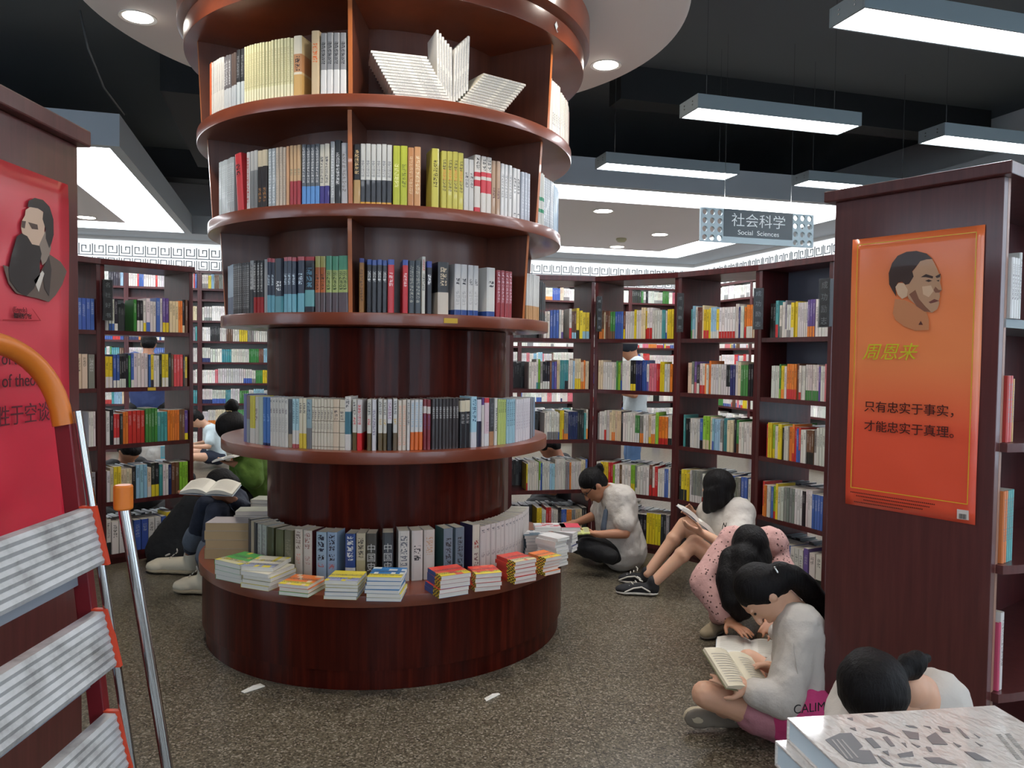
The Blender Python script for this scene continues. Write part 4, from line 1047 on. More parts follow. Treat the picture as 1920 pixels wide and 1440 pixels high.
# ---------------------------------------------------------------- posters
def poster_mat(name, stops, bumpy=.25):
    m = mat(name, (200, 80, 60), .32, coat=.45)
    t = N(m, 'ShaderNodeTexCoord'); s = N(m, 'ShaderNodeSeparateXYZ'); L(m, t.outputs['UV'], s.inputs[0])
    r = ramp(m, s.outputs[1], stops); L(m, r.outputs[0], bsdf(m).inputs['Base Color'])
    n = noise(m, 2.2, detail=1, coord='UV', scl=(1, 2.2, 1)); bump(m, n.outputs[0], bumpy, .05)
    bsdf(m).inputs['Coat Roughness'].default_value = .15
    return m
class Poster:
    def __init__(s, name, o, ax, w, h, material, label):
        s.o, s.ax = V(o), V(ax).normalized(); s.n = V((s.ax.y, -s.ax.x, 0))
        s.root = empty(name, s.o, math.atan2(s.ax.y, s.ax.x)); tag(s.root, label, 'poster')
        nx, ny = 14, 24; vs = []; 
        me = bpy.data.meshes.new('sheet')
        f = []
        for j in range(ny+1):
            for i in range(nx+1):
                u, v = i/nx, j/ny
                edge = max(0, abs(u-.5)*2-.8)*5
                vs.append((u*w, -.0015-.004*edge*(.5+.5*math.sin(v*9))*(1 if 0 < j < ny else .6), v*h))
        for j in range(ny):
            for i in range(nx): a = j*(nx+1)+i; f.append((a, a+1, a+nx+2, a+nx+1))
        me.from_pydata(vs, [], f); me.materials.append(material)
        uv = me.uv_layers.new(name='UVMap')
        for p in me.polygons:
            for li in p.loop_indices:
                q = me.vertices[me.loops[li].vertex_index].co; uv.data[li].uv = (q.x/w, q.z/h)
        me.polygons.foreach_set('use_smooth', [True]*len(me.polygons))
        sh = link('sheet', me, s.root)
        so = sh.modifiers.new('thick', 'SOLIDIFY'); so.thickness = .0004
        s.w, s.h = w, h
    def loc(s, px, py):
        d = ray(px, py); k = (s.o-CAM).dot(s.n)/d.dot(s.n); q = CAM+d*k
        return ((q-s.o).dot(s.ax), q.z-s.o.z)
    def poly(s, name, pts, material, lift=.003, px=True, parent=None):
        P2 = [s.loc(*p) for p in pts] if px else pts
        bm = MB(); bm.prism([(x, -.0064-lift, z) for x, z in P2], (0, .0003, 0)); return bm.build(name, material, parent or s.root)
    def text(s, body, px, py, size, material, name='lettering', **kw):
        x, z = s.loc(px, py); return text(body, size, s.root, (x, -.0085, z), (R(90), 0, 0), material, name, **kw)
def pmat(c, r=.45): return mat('print_%d_%d_%d' % c, c, r, coat=.2)

o = PZ(1585, 947, .94) if False else None
pa = A+ax*.0; 
def on_panel(px, py):
    d = ray(px, py); n = -nn; k = (A-CAM).dot(n)/d.dot(n); return CAM+d*k
q0, q1, q2, q3 = on_panel(1586, 947), on_panel(1829, 981), on_panel(1845, 423), on_panel(1597, 449)
pw = ((q1-q0).dot(ax)+(q2-q3).dot(ax))/2; ph = ((q3.z-q0.z)+(q2.z-q1.z))/2
m_or = poster_mat('poster_orange', [(0, (232, 84, 56)), (.3, (240, 92, 60)), (.55, (250, 144, 86)), (.8, (250, 140, 82)), (1, (244, 120, 66))])
po = Poster('wall_poster', V((q0.x, q0.y, (q0.z+q1.z)/2))+nn*-.001, ax, pw, ph, m_or, 'orange portrait poster with yellow frame and black characters on the right bookcase end')
YL = pmat((226, 190, 44))
t = .0025; x0, x1, z0, z1 = .02, pw-.022, .062, ph-.02
bm = MB()
for a, c in (((x0, z0), (x1, z0+t)), ((x0, z1-t), (x1, z1)), ((x0, z0), (x0+t, z1)), ((x1-t, z0), (x1, z1))): bm.box((a[0], -.0074, a[1]), (c[0], -.0071, c[1]))
bm.build('border_line', YL, po.root)
def pr(pts, ox, oy, s): return [(ox+x*s, oy+y*s) for x, y in pts]
S5 = .4167
R5 = lambda pts: pr(pts, 1560, 400, S5)
HAIR, SKN, SKD, SKL = pmat((64, 46, 40)), pmat((196, 152, 118)), pmat((140, 92, 70)), pmat((222, 186, 152))
po.poly('portrait_shoulders', R5([(288, 385), (330, 390), (385, 415), (430, 445), (440, 480), (440, 525), (380, 528), (330, 510), (290, 480), (278, 450)]), pmat((206, 136, 92)), .0004)
po.poly('portrait_face', R5([(385, 240), (400, 212), (455, 206), (475, 245), (484, 268), (495, 285), (490, 310), (499, 345), (488, 358), (491, 375), (484, 393), (488, 405), (478, 432), (455, 447), (420, 442), (385, 415), (350, 385), (335, 350), (335, 310), (365, 285), (368, 262)]), SKN, .0008)
po.poly('portrait_hair', R5([(262, 320), (260, 270), (275, 225), (300, 192), (340, 174), (385, 170), (430, 182), (457, 206), (430, 208), (402, 216), (386, 238), (366, 262), (372, 285), (352, 318), (335, 322), (320, 308), (300, 312), (290, 340), (294, 375), (278, 350)]), HAIR, .0012)
po.poly('portrait_ear', R5([(290, 332), (305, 313), (328, 315), (346, 345), (342, 375), (320, 386), (300, 366)]), SKL, .0014)
po.poly('portrait_cheek_shade', R5([(352, 365), (380, 345), (395, 385), (425, 420), (450, 444), (420, 442), (385, 418)]), SKD, .0012)
po.poly('portrait_cheek_light', R5([(410, 330), (450, 325), (462, 350), (440, 378), (415, 365)]), SKL, .0012)
po.poly('portrait_brow', R5([(404, 288), (428, 274), (460, 284), (458, 294), (428, 288)]), HAIR, .0016)
po.poly('portrait_brow', R5([(470, 284), (494, 272), (490, 288), (476, 292)]), HAIR, .0016)
po.poly('portrait_eye', R5([(424, 304), (440, 298), (456, 304), (440, 310)]), HAIR, .0018)
po.poly('portrait_eye', R5([(474, 303), (488, 300), (486, 308)]), HAIR, .0018)
po.poly('portrait_nose_shade', R5([(462, 346), (470, 330), (484, 345), (498, 346), (488, 357), (470, 358)]), SKD, .0016)
po.poly('portrait_mouth', R5([(440, 400), (465, 386), (488, 394), (468, 401), (448, 406)]), pmat((120, 70, 60)), .0016)
po.poly('portrait_collar', R5([(394, 502), (404, 484), (414, 502)]), pmat((96, 50, 40)), .0016)
po.text('周恩来', 1668, 662, .062, pmat((214, 206, 40)), shear=.3, bold=.0, sx=1.0)
INK = pmat((70, 26, 22))
x0_, _ = po.loc(1617, 764)
for body, (px, py) in (('只有忠实于事实，', (1710, 768)), ('才能忠实于真理。', (1710, 806))):
    po.text(body, px, py, .0405, INK, bold=.0002)
po.poly('barcode_patch', [(1796, 954), (1818, 957), (1818, 975), (1796, 972)], pmat((216, 206, 196)), .0004)
x_, z_ = po.loc(1800, 969); bm = MB(); random.seed(3)
x = 0
while x < .022:
    w_ = random.choice([.0008, .0015]); bm.box((x_+x, -.0082, z_-.004), (x_+x+w_, -.0079, z_+.012)); x += w_+.0012
bm.build('barcode', pmat((40, 40, 40)), po.root)
bm = MB()
for k, (u0, u1) in enumerate(((.03, .3), (.06, .28), (.1, .26), (.05, .2))):
    x = u0*pw*1.6
    while x < u1*pw*2.4: bm.box((x, -.0074, .045-k*.011), (x+.004, -.0071, .0485-k*.011)); x += .0062
bm.build('small_print', INK, po.root)

m_rd = poster_mat('poster_red', [(0, (206, 34, 60)), (.35, (206, 44, 66)), (.6, (214, 76, 86)), (.93, (206, 60, 72)), (.965, (176, 24, 36)), (1, (186, 28, 40))], .5)
pl = Poster('wall_poster', V((PXL+.002, 1.43, .955)), (0, 1, 0), .622, .93, m_rd, 'red portrait poster with a bearded man on the left bookcase end, behind the stepladder')
S3 = .3609
R3_ = lambda pts: pr(pts, 0, 180, S3)
DKB, GRY = pmat((44, 38, 36)), pmat((100, 84, 74))
pl.poly('portrait_coat', R3_([(0, 878), (25, 885), (60, 900), (150, 985), (195, 920), (215, 880), (240, 820), (300, 860), (334, 910), (310, 980), (275, 1035), (240, 1070), (185, 1052), (130, 1040), (70, 1025), (30, 975)]), GRY, .0004)
pl.poly('portrait_face', R3_([(118, 592), (150, 570), (188, 580), (214, 610), (220, 650), (215, 700), (225, 740), (200, 790), (150, 780), (128, 735), (100, 712), (94, 682), (98, 650), (115, 620)]), pmat((206, 176, 152)), .0008)
pl.poly('portrait_hair', R3_([(128, 575), (133, 545), (165, 529), (208, 540), (242, 575), (262, 640), (264, 720), (252, 765), (240, 790), (222, 740), (222, 690), (206, 640), (210, 602), (182, 584), (150, 578)]), DKB, .0012)
pl.poly('portrait_side_whiskers', R3_([(222, 700), (245, 720), (250, 790), (235, 850), (205, 880), (185, 800), (190, 770)]), pmat((140, 124, 112)), .0011)
pl.poly('portrait_beard', R3_([(60, 770), (70, 730), (95, 713), (125, 728), (150, 770), (190, 778), (200, 820), (190, 870), (192, 930), (160, 1000), (120, 1040), (75, 1015), (35, 960), (28, 900), (42, 830)]), DKB, .0014)
pl.poly('portrait_shirt', R3_([(160, 958), (205, 908), (214, 922), (185, 1018)]), pmat((206, 196, 184)), .0014)
pl.poly('portrait_eye_shade', R3_([(130, 655), (178, 668), (182, 694), (150, 690)]), pmat((90, 70, 62)), .0014)
pl.poly('portrait_eye_shade', R3_([(96, 648), (118, 650), (112, 688), (96, 682)]), pmat((90, 70, 62)), .0014)
pl.poly('portrait_lapel', R3_([(205, 908), (238, 830), (252, 900), (240, 1040), (215, 1000)]), pmat((58, 48, 44)), .0013)
INR = pmat((110, 22, 32))
pl.text('(Engels)', 31, 581, .017, INR, name='lettering')
pl.text('德国哲学家', 36, 593, .0135, pmat((60, 20, 24)), bold=.0003)
pl.poly('triangle_mark', R3_([(0, 1160), (192, 1164), (150, 1102), (160, 1112), (200, 1168), (0, 1166)]), pmat((170, 30, 40)), .0005)
bold = dict(name='lettering')
pl.text('An ounce of action', -12, 673, .043, pmat((70, 24, 32)), **bold)
pl.text('is worth a ton of theory.', -28, 717, .043, pmat((70, 24, 32)), **bold)
pl.text('行动远胜于空谈。', 12, 782, .052, pmat((90, 28, 40)), **bold)

# ---------------------------------------------------------------- hanging sign
def hanging_sign():
    a = P(1314, 452, 6.0); top = P(1314, 388, 6.0).z; h = top-a.z; Ls = 1.01
    root = empty('hanging_sign', a, R(16)); t = .02
    g = mat('sign_grey', (140, 156, 162), .45, metal=.2)
    b = MB()
    def cell(x, z, s, r, y0, y1):
        n = 16; cx, cz = x+s/2, z+s/2
        def sq(a_):
            c, s_ = math.cos(a_), math.sin(a_); k = (s/2)/max(abs(c), abs(s_)); return (cx+c*k, cz+s_*k)
        for i in range(n):
            a0, a1 = 2*math.pi*(i-.5)/n*1.0+math.pi/n, 2*math.pi*(i+.5)/n+math.pi/n
            (p, q), (p2, q2) = sq(a0), sq(a1); c0 = (cx+r*math.cos(a0), cz+r*math.sin(a0)); c1 = (cx+r*math.cos(a1), cz+r*math.sin(a1))
            b.faces([(p, y0, q), (p2, y0, q2), (c1[0], y0, c1[1]), (c0[0], y0, c0[1])], [(0, 1, 2, 3)])
            b.faces([(p, y1, q), (p2, y1, q2), (c1[0], y1, c1[1]), (c0[0], y1, c0[1])], [(3, 2, 1, 0)])
            b.faces([(c0[0], y0, c0[1]), (c1[0], y0, c1[1]), (c1[0], y1, c1[1]), (c0[0], y1, c0[1])], [(0, 1, 2, 3)])
    s = h/4; wl = s*3
    for i in range(3):
        for j in range(4):
            cell(i*s, j*s, s, s*.34, 0, t); cell(Ls-wl+i*s, j*s, s, s*.34, 0, t)
    b.box((wl, 0, 0), (Ls-wl, t, s*.75))
    for x0, x1 in ((-.004, 0), (Ls, Ls+.004)): b.box((x0, 0, 0), (x1, t, h))
    b.build('perforated_plate', g, root, weld=True)
    b = MB(); b.box((wl, -.004, s*.75), (Ls-wl, t+.004, h)); b.build('name_board', mat('sign_dark', (42, 56, 62), .4), root)
    cx = Ls/2; w = mat('sign_letters', (206, 214, 214), .5)
    text('社会科学', .112, root, (cx, -.005, h*.66), (R(90), 0, 0), w, 'lettering', sx=1.1, bold=-.0005)
    text('Social  Sciences', .052, root, (cx, -.005, h*.32), (R(90), 0, 0), w, 'lettering', sx=1.15)
    for x in (wl+.01, Ls-wl-.01): 
        b = MB(); b.tube([(x, t/2, h), (x, t/2, 3.95-a.z)], .0018, 6); b.build('suspension_wire', M_CHROME, root)
    tag(root, 'grey perforated hanging sign with dark bilingual Social Sciences name board', 'sign')
hanging_sign()

# ---------------------------------------------------------------- stepladder
def ladder():
    LY = 1.66
    def q(px, py, y=LY): return P(px, py, y)
    top = q(143, 950); low = q(200, 1410)
    root = empty('stepladder', (q(230, 1440).x-.3, 1.45, 0)); o = root.location
    tag(root, 'folded aluminium stepladder with orange grab hoop leaning before the red poster', 'ladder')
    orange = mat('ladder_orange', (206, 112, 30), .38); red = mat('ladder_red_rail', (120, 26, 34), .4); endc = mat('ladder_end_cap', (206, 66, 34), .5)
    alu = mat('ladder_tread', (176, 178, 178), .5, metal=.25)
    n_ = noise(alu, 9, detail=6); r_ = ramp(alu, n_.outputs[0], [(.3, (120, 118, 116)), (.5, (176, 178, 178)), (.7, (196, 198, 200))]); L(alu, r_.outputs[0], bsdf(alu).inputs['Base Color'])
    def loc(p): return V(p)-o
    wid = .46
    # grab hoop
    def xl(z): return top.x+(top.z-z)*.11      # leaning plane: x as a function of height
    zt = 1.468; pts = []
    for k in range(25):
        a = math.pi*k/24; y = LY-.01-wid/2+wid/2*math.cos(a)**1 * (abs(math.cos(a))**-.25 if abs(math.cos(a)) > .01 else 1)
        pts.append(loc((xl(1.3)+.0-.05*math.sin(a), y, 1.29+.178*math.sin(a)**.75)))
    b = MB(); b.tube(pts, .021, 16); b.build('grab_hoop', orange, root, smooth=True)
    # front rails
    for y in (LY-.005, LY-wid-.005):
        b = MB(); 
        p0, p1 = loc((xl(1.30), y, 1.30)), loc((xl(.03), y, .03))
        d = p1-p0; b.obox(p0-V((.018, .012, 0)), V((.036, 0, 0)), V((0, .024, 0)), d); b.build('front_rail', red, root, bevel=.003)
        b = MB(); b.tube([p0+V((.028, .0, .02)), p1+V((.075, .0, 0))], .009, 12); b.build('rail_tube', M_CHROME, root, smooth=True)
    for y in (LY+.035, LY-wid-.045):
        b = MB(); p0 = loc((xl(1.12)+.085, y, 1.11)); p1 = loc((xl(0)+.14, y, .0)); b.tube([p0, p1], .0125, 14); b.build('rear_leg', M_CHROME, root, smooth=True)
        b = MB(); b.tube([p0-V((0, 0, .01)), p0+V((0, 0, .045))], .02, 16); b.build('leg_cap', orange, root, smooth=True, bevel=.004)
    # treads, folded almost upright
    for k in range(5):
        z1 = top.z-.222*k; z0 = z1-.118; x1 = xl(z1)+.035; x0 = xl(z0)+.05
        if z0 < .05: continue
        b = MB(); y0, y1 = LY-wid+.0, LY-.018
        ribs = 7; prof = []
        for i in range(ribs*2+1):
            f = i/(ribs*2); prof.append((x0+(x1-x0)*f+(.0035 if i % 2 else 0)+.006, z0+(z1-z0)*f))
        poly = [loc((x, y0, z)) for x, z in prof]+[loc((x1-.018, y0, z1)), loc((x0-.018, y0, z0))]
        b.prism(poly, (0, y1-y0, 0)); st = b.build('tread', alu, root)
        b = MB(); b.obox(loc((x0-.02, y1+.0005, z0-.004)), V((.034, 0, 0)), V((0, .012, 0)), V((x1-x0, 0, z1-z0+.008))); b.build('end_cap', endc, st)
        b = MB(); b.obox(loc((xl(z0)-.01, y0, z0-.048)), V((.01, 0, 0)), V((0, y1-y0, 0)), V((-.004, 0, .045))); b.build('cross_brace', mat('ladder_brace', (150, 160, 170), .45, metal=.3), root)
    b = MB()
    for z in (1.2, 1.0, .78, .5): b.tube([loc((xl(z), LY+.012, z)), loc((xl(z)+.01, LY+.022, z))], .007, 10)
    b.build('rivet', M_CHROME, root)
ladder()

# ---------------------------------------------------------------- the table of large books in front
tb = empty('display_table', (.8, .6, 0)); tag(tb, 'display table under the large white book at the lower right', 'table')
b = MB(); b.box((-.45, -.45, .74), (.55, .36, .78)); b.build('table_top', M_PANEL, tb, bevel=.004)
for x in (-.42, .47):
    for y in (-.42, .29): b = MB(); b.box((x, y, 0), (x+.05, y+.05, .74)); b.build('leg', M_PANEL, tb)
c0 = PZ(1475, 1345, 1.0); c1 = PZ(1865, 1322, 1.0)
wv = (c1-c0); BWd = wv.length; angb = math.atan2(wv.y, wv.x); BD = .27
inw = V((-math.sin(angb), math.cos(angb), 0))
near = c0-inw*BD
filmcover = mat('filmed_white_cover', (206, 198, 190), .3, coat=1.0)
n_ = noise(filmcover, 20, detail=4, scl=(1, .6, 1)); bump(filmcover, n_.outputs[0], .9, .03); bsdf(filmcover).inputs['Coat Roughness'].default_value = .06
z = 1.0; k = 0
offs = [(0, 0), (-.006, .002), (-.012, .0), (.004, .004), (-.01, -.002), (-.004, 0), (.0, 0)]
while z > .785:
    t = .03 if k == 0 else .032
    if z-t < .779: t = z-.7806
    o = empty('book', near+V((offs[k][0], offs[k][1], z-1.0-t))+V((0, 0, 0)), angb+(.0 if k == 0 else random.uniform(-.04, .03)))
    b = MB(); b.box((0, 0, t-.003), (BWd, BD, t)); b.box((0, 0, 0), (BWd, BD, .003)); b.box((0, BD-.003, .003), (BWd, BD, t-.003)); b.build('cover', filmcover, o, bevel=.001)
    g = MB(); g.box((.003, .003, .003), (BWd-.003, BD-.003, t-.003)); g.build('page_block', mat('blue_white_pages', (190, 204, 210), .6), o)
    tag(o, 'large white film-wrapped book with grey building silhouettes, topmost of its stack on the front table' if k == 0 else 'large white book in the front table stack, %s below the top one' % ordn[k-1], 'book', 'large white books on the front table')
    if k == 0:
        gm = mat('cover_print_grey', (92, 92, 94), .4, coat=.8); bm = MB(); rnd = random.Random(5)
        def pq(px, py):
            w_ = PZ(px, py, 1.0)-near; return (w_.dot(wv.normalized()), w_.dot(inw))
        def patch(pts):
            pp = [pq(*p) for p in pts]; bm.prism([(x, y, t+.0008) for x, y in pp][::-1], (0, 0, -.0006))
        K4 = lambda pts: [(1430+x*.2552, 1180+y*.2552) for x, y in pts]
        for pts in ([(565, 768), (650, 765), (735, 862), (700, 890), (790, 895), (850, 985), (740, 990), (625, 965), (460, 815)], [(750, 805), (800, 800), (870, 870), (820, 875)], [(880, 795), (915, 790), (972, 860), (940, 862)],
                    [(1025, 745), (1145, 765), (1150, 812), (1080, 805)], [(1205, 795), (1270, 760), (1360, 850), (1250, 848)], [(1285, 712), (1370, 735), (1380, 762), (1320, 755)], [(1420, 720), (1450, 735), (1520, 805), (1490, 800)],
                    [(990, 920), (1100, 900), (1110, 935), (1010, 945)], [(1180, 945), (1300, 945), (1430, 1000), (1250, 985)], [(640, 728), (680, 725), (690, 750)], [(760, 735), (860, 722), (1010, 800), (900, 765), (800, 745)],
                    [(840, 925), (930, 980), (960, 1015), (900, 990)], [(1400, 835), (1460, 860), (1440, 870)], [(1480, 900), (1560, 910), (1680, 975), (1560, 960)], [(1550, 770), (1600, 800), (1590, 803)], [(1090, 840), (1160, 862), (1140, 872)],
                    [(1020, 835), (1050, 840), (1060, 872)], [(1200, 865), (1235, 870), (1250, 900), (1225, 900)], [(880, 900), (920, 895), (930, 930)], [(1000, 985), (1150, 1000), (1170, 1012), (1040, 1005)], [(1560, 830), (1620, 860), (1600, 862)],
                    [(1180, 712), (1230, 718), (1240, 732)], [(1050, 708), (1110, 712), (1140, 728), (1080, 722)], [(620, 655), (660, 652), (665, 672)], [(740, 630), (800, 628), (850, 645), (790, 645)]): patch(K4(pts))
        bm.build('cover_print', gm, o)
        bm = MB(); 
        for a, c in (((510, 815), (625, 955)), ((545, 815), (660, 955)), ((580, 815), (700, 950))):
            bm = MB()
            (x0, y0), (x1, y1) = pq(*K4([a])[0]), pq(*K4([c])[0]); d = V((x1-x0, y1-y0, 0)); s_ = V((-d.y, d.x, 0)).normalized()*.0011
            bm.prism([(x0-s_.x, y0-s_.y, t+.0012), (x1-s_.x, y1-s_.y, t+.0012), (x1+s_.x, y1+s_.y, t+.0012), (x0+s_.x, y0+s_.y, t+.0012)], (0, 0, -.0005)); bm.build('cover_stripe', mat('cover_line', (150, 146, 140), .4, coat=.8), o)
        bm = MB()
        for i in range(16):
            x0, y0 = pq(*K4([(1720+i*10, 780+i*12)])[0])
            for j in range(2): bm.box((x0+j*.012, y0, t+.0003), (x0+j*.012+.006, y0+.0012, t+.0009))
        bm.build('cover_lettering', mat('cover_line', (150, 146, 140), .4, coat=.8), o)
    z -= t; k += 1
    if t < .012 or k > 6: break

# scraps on the floor
for pts, lab in ((((452, 1296), (470, 1288), (488, 1281), (497, 1286), (480, 1292), (458, 1299)), 'torn white paper scrap on the floor left of the plinth front'), (((908, 1309), (934, 1299), (938, 1301), (912, 1314)), 'thin white paper scrap on the floor right of the plinth front')):
    b = MB(); pp = [PZ(x, y, .004) for x, y in pts]
    c = sum(pp, V())/len(pp)
    for i in range(len(pp)): 
        a_, b2 = pp[i]-c, pp[(i+1) % len(pp)]-c
        b.faces([(0, 0, .012), a_, b2, (0, 0, .006), a_-V((0, 0, .003)), b2-V((0, 0, .003))], [(0, 1, 2), (3, 5, 4), (1, 4, 5, 2)])
    tag(b.build('paper_scrap', M_PAPERW, loc=c), lab, 'paper')
# ---------------------------------------------------------------- people
def skin_mat(name, c):
    m = mat(name, c, .52); bsdf(m).inputs['Subsurface Weight'].default_value = .08; bsdf(m).inputs['Subsurface Scale'].default_value = .01; return m
SK1, SK2, SK3 = skin_mat('skin_light', (206, 160, 132)), skin_mat('skin_warm', (176, 124, 94)), skin_mat('skin_tan', (150, 98, 72))
def cloth(name, c, s=22, st=.5, rough=.85):
    m = mat(name, c, rough); n = noise(m, s, detail=4); n2 = noise(m, 6, detail=3)
    a = N(m, 'ShaderNodeMath', operation='ADD'); L(m, n.outputs[0], a.inputs[0]); L(m, n2.outputs[0], a.inputs[1]); bump(m, a.outputs[0], st, .012); return m
def hair_mat():
    m = mat('black_hair', (15, 13, 14), .55, spec=.18); n = noise(m, 110, scl=(1, 1, .08), detail=4); bump(m, n.outputs[0], 1.0, .006); return m
HAIRM = hair_mat()
class Blob:
    def __init__(s): s.bm = bmesh.new()
    def ball(s, c, r, axes=None, sub=2):
        M = Matrix.Translation(V(c))
        if axes:
            (x, rx), (y, ry), (z, rz) = axes
            M = M @ Matrix((V(x).normalized()*rx, V(y).normalized()*ry, V(z).normalized()*rz)).transposed().to_4x4()
        else: M = M @ Matrix.Scale(r, 4)
        if M.to_3x3().determinant() < 0: M = M @ Matrix.Scale(-1, 4, (1, 0, 0))
        bmesh.ops.create_icosphere(s.bm, subdivisions=sub, radius=1, matrix=M)
    def cap(s, a, b, ra, rb=None):
        a, b = V(a), V(b); rb = ra if rb is None else rb
        sub = 2 if max(ra, rb) > .012 else 1
        s.ball(a, ra, sub=sub); s.ball(b, rb, sub=sub)
        d = b-a
        if d.length < 1e-4: return
        q = d.to_track_quat('Z', 'Y').to_matrix().to_4x4()
        bmesh.ops.create_cone(s.bm, cap_ends=True, segments=16, radius1=ra, radius2=rb, depth=d.length, matrix=Matrix.Translation((a+b)/2) @ q)
    def chain(s, pts, rs):
        for i in range(len(pts)-1): s.cap(pts[i], pts[i+1], rs[i], rs[i+1])
    def build(s, name, material, origin, parent=None, voxel=.01, it=4):
        bmesh.ops.translate(s.bm, verts=s.bm.verts, vec=-V(origin))
        me = bpy.data.meshes.new(name); s.bm.to_mesh(me); s.bm.free(); me.materials.append(material)
        o = bpy.data.objects.new(name, me); COL.objects.link(o)
        if parent is None: o.location = origin
        else: o.parent = parent
        r = o.modifiers.new('remesh', 'REMESH'); r.mode = 'VOXEL'; r.voxel_size = voxel; r.use_smooth_shade = True
        if it: m_ = o.modifiers.new('smooth', 'SMOOTH'); m_.factor = .5; m_.iterations = it
        if name in ('shirt', 'trousers', 'shorts', 'hood', 'pink_hem', 'cloth_bag'):
            for tn, sc_, st_ in (('folds', .1, .015), ('creases', .035, .007)):
                tx = bpy.data.textures.get(tn) or bpy.data.textures.new(tn, 'CLOUDS'); tx.noise_scale = sc_; tx.noise_depth = 1
                dm = o.modifiers.new('folds', 'DISPLACE'); dm.texture = tx; dm.strength = st_; dm.mid_level = .45; dm.texture_coords = 'LOCAL'
        if name == 'hair':
            tx = bpy.data.textures.get('locks') or bpy.data.textures.new('locks', 'CLOUDS'); tx.noise_scale = .05
            dm = o.modifiers.new('locks', 'DISPLACE'); dm.texture = tx; dm.strength = .008; dm.mid_level = .5; dm.texture_coords = 'LOCAL'
        return o
def ortho(f, u):
    f = V(f).normalized(); u = V(u); u = (u-f*u.dot(f)).normalized(); return f, u, f.cross(u)
def add_head(B, c, f, u, k=1.0):
    f, u, s = ortho(f, u); c = V(c)
    B.ball(c, 0, ((s, .072*k), (f, .09*k), (u, .1*k)), 3)
    B.ball(c-u*.055*k+f*.028*k, 0, ((s, .053*k), (f, .058*k), (u, .06*k)), 3)
    B.ball(c-u*.098*k+f*.058*k, .02*k)
    B.cap(c+f*.088*k+u*.0, c+f*.105*k-u*.034*k, .008*k, .013*k)
    B.ball(c+f*.086*k-u*.064*k, 0, ((s, .024*k), (f, .01*k), (u, .008*k)))
    B.ball(c+f*.08*k+u*.022*k, 0, ((s, .05*k), (f, .012*k), (u, .008*k)))
    for q in (-1, 1): B.ball(c+s*q*.073*k-u*.012*k-f*.005*k, 0, ((s, .009*k), (f, .019*k), (u, .029*k)))
    return f, u, s
def add_hand(B, w, d, n, side=1, curl=.5, k=1.0, spread=1.0):
    """w wrist, d direction of the fingers, n direction the palm faces"""
    d = V(d).normalized(); n = V(n); n = (n-d*n.dot(d)).normalized(); a = d.cross(n)*side; w = V(w)
    B.cap(w, w+d*.03*k, .023*k, .026*k)
    B.ball(w+d*.05*k, 0, ((a, .04*k), (d, .048*k), (n, .016*k)))
    for i, (o, ln) in enumerate(((-.03, .058), (-.0105, .07), (.0105, .074), (.03, .066))):
        b = w+d*.082*k+a*o*k*1.02; dd = (d+a*o*4*spread).normalized(); p = b; c = curl*(1.0+.12*(1-i))
        for j, f in enumerate((.45, .32, .23)):
            dd2 = (dd*math.cos(c*(j+.6)*.6)+n*math.sin(c*(j+.6)*.6)); q = p+dd2*ln*f*k*1.1
            B.cap(p, q, (.0092, .0085, .0078)[j]*k, (.0085, .0078, .007)[j]*k); p = q
    t0 = w+d*.028*k+a*.03*k; t1 = t0+(d*.55+a*.75+n*.35).normalized()*.036*k; t2 = t1+(d*.85+a*.35+n*.45).normalized()*.032*k
    B.cap(t0, t1, .0125*k, .0105*k); B.cap(t1, t2, .0105*k, .0085*k)
def shoe(origin, parent, heel, toe, up, material, sole, name='shoe', k=1.0, laces=None, stripe=None):
    heel, toe, up = V(heel), V(toe), V(up).normalized(); d = (toe-heel); ln = d.length; d.normalize(); up = (up-d*up.dot(d)).normalized(); s = d.cross(up)
    B = Blob()
    B.ball(heel+up*.045*k+d*.035*k, 0, ((s, .036*k), (d, .045*k), (up, .05*k)))
    B.cap(heel+up*.04*k+d*.04*k, toe-d*.05*k+up*.03*k, .036*k, .032*k)
    B.ball(toe-d*.055*k+up*.026*k, 0, ((s, .042*k), (d, .06*k), (up, .03*k)))
    B.cap(heel+up*.04*k+d*.035*k, heel+up*.085*k+d*.03*k, .038*k, .037*k)
    o = B.build(name, material, origin, parent, .007, 3)
    B = Blob()
    B.ball(heel+up*.012*k+d*.045*k, 0, ((s, .04*k), (d, .05*k), (up, .014*k))); B.ball(toe+up*.012*k-d*.06*k, 0, ((s, .046*k), (d, .064*k), (up, .014*k)))
    for f in (.3, .45, .6): B.ball(heel+d*ln*f+up*.012*k, 0, ((s, .04*k), (d, .06*k), (up, .014*k)))
    B.build('sole', sole, origin, o, .006, 2)
    if laces:
        B = Blob()
        for i in range(4):
            c = heel+d*(ln*.42+i*.022)+up*(.088-.011*i)*k
            B.cap(c-s*.02, c+s*.02+d*.01, .004, .004)
        B.cap(heel+d*ln*.42+up*.095*k, heel+d*(ln*.42+.02)+up*.1*k+s*.03, .005, .004)
        B.build('laces', laces, origin, o, .003, 1)
    if stripe:
        B = Blob(); q = -1 if (s.y > 0) else 1
        for e in (1, -1):
            B.chain([heel+d*.05+up*.03+s*e*.039, heel+d*.1+up*.055+s*e*.037, heel+d*.15+up*.045+s*e*.037, heel+d*.2+up*.02+s*e*.04], [.005]*4)
        B.build('side_stripe', stripe, origin, o, .003, 1)
    return o
def eyes(origin, parent, c, f, u, s, k=1.0):
    dk = mat('eye_dark', (30, 24, 22), .3)
    for q in (-1, 1):
        B = Blob(); B.ball(V(c)+f*.081*k+s*q*.03*k+u*.004*k, 0, ((s, .014*k), (f, .006*k), (u, .005*k))); B.build('eye', dk, origin, parent, .003, 0)
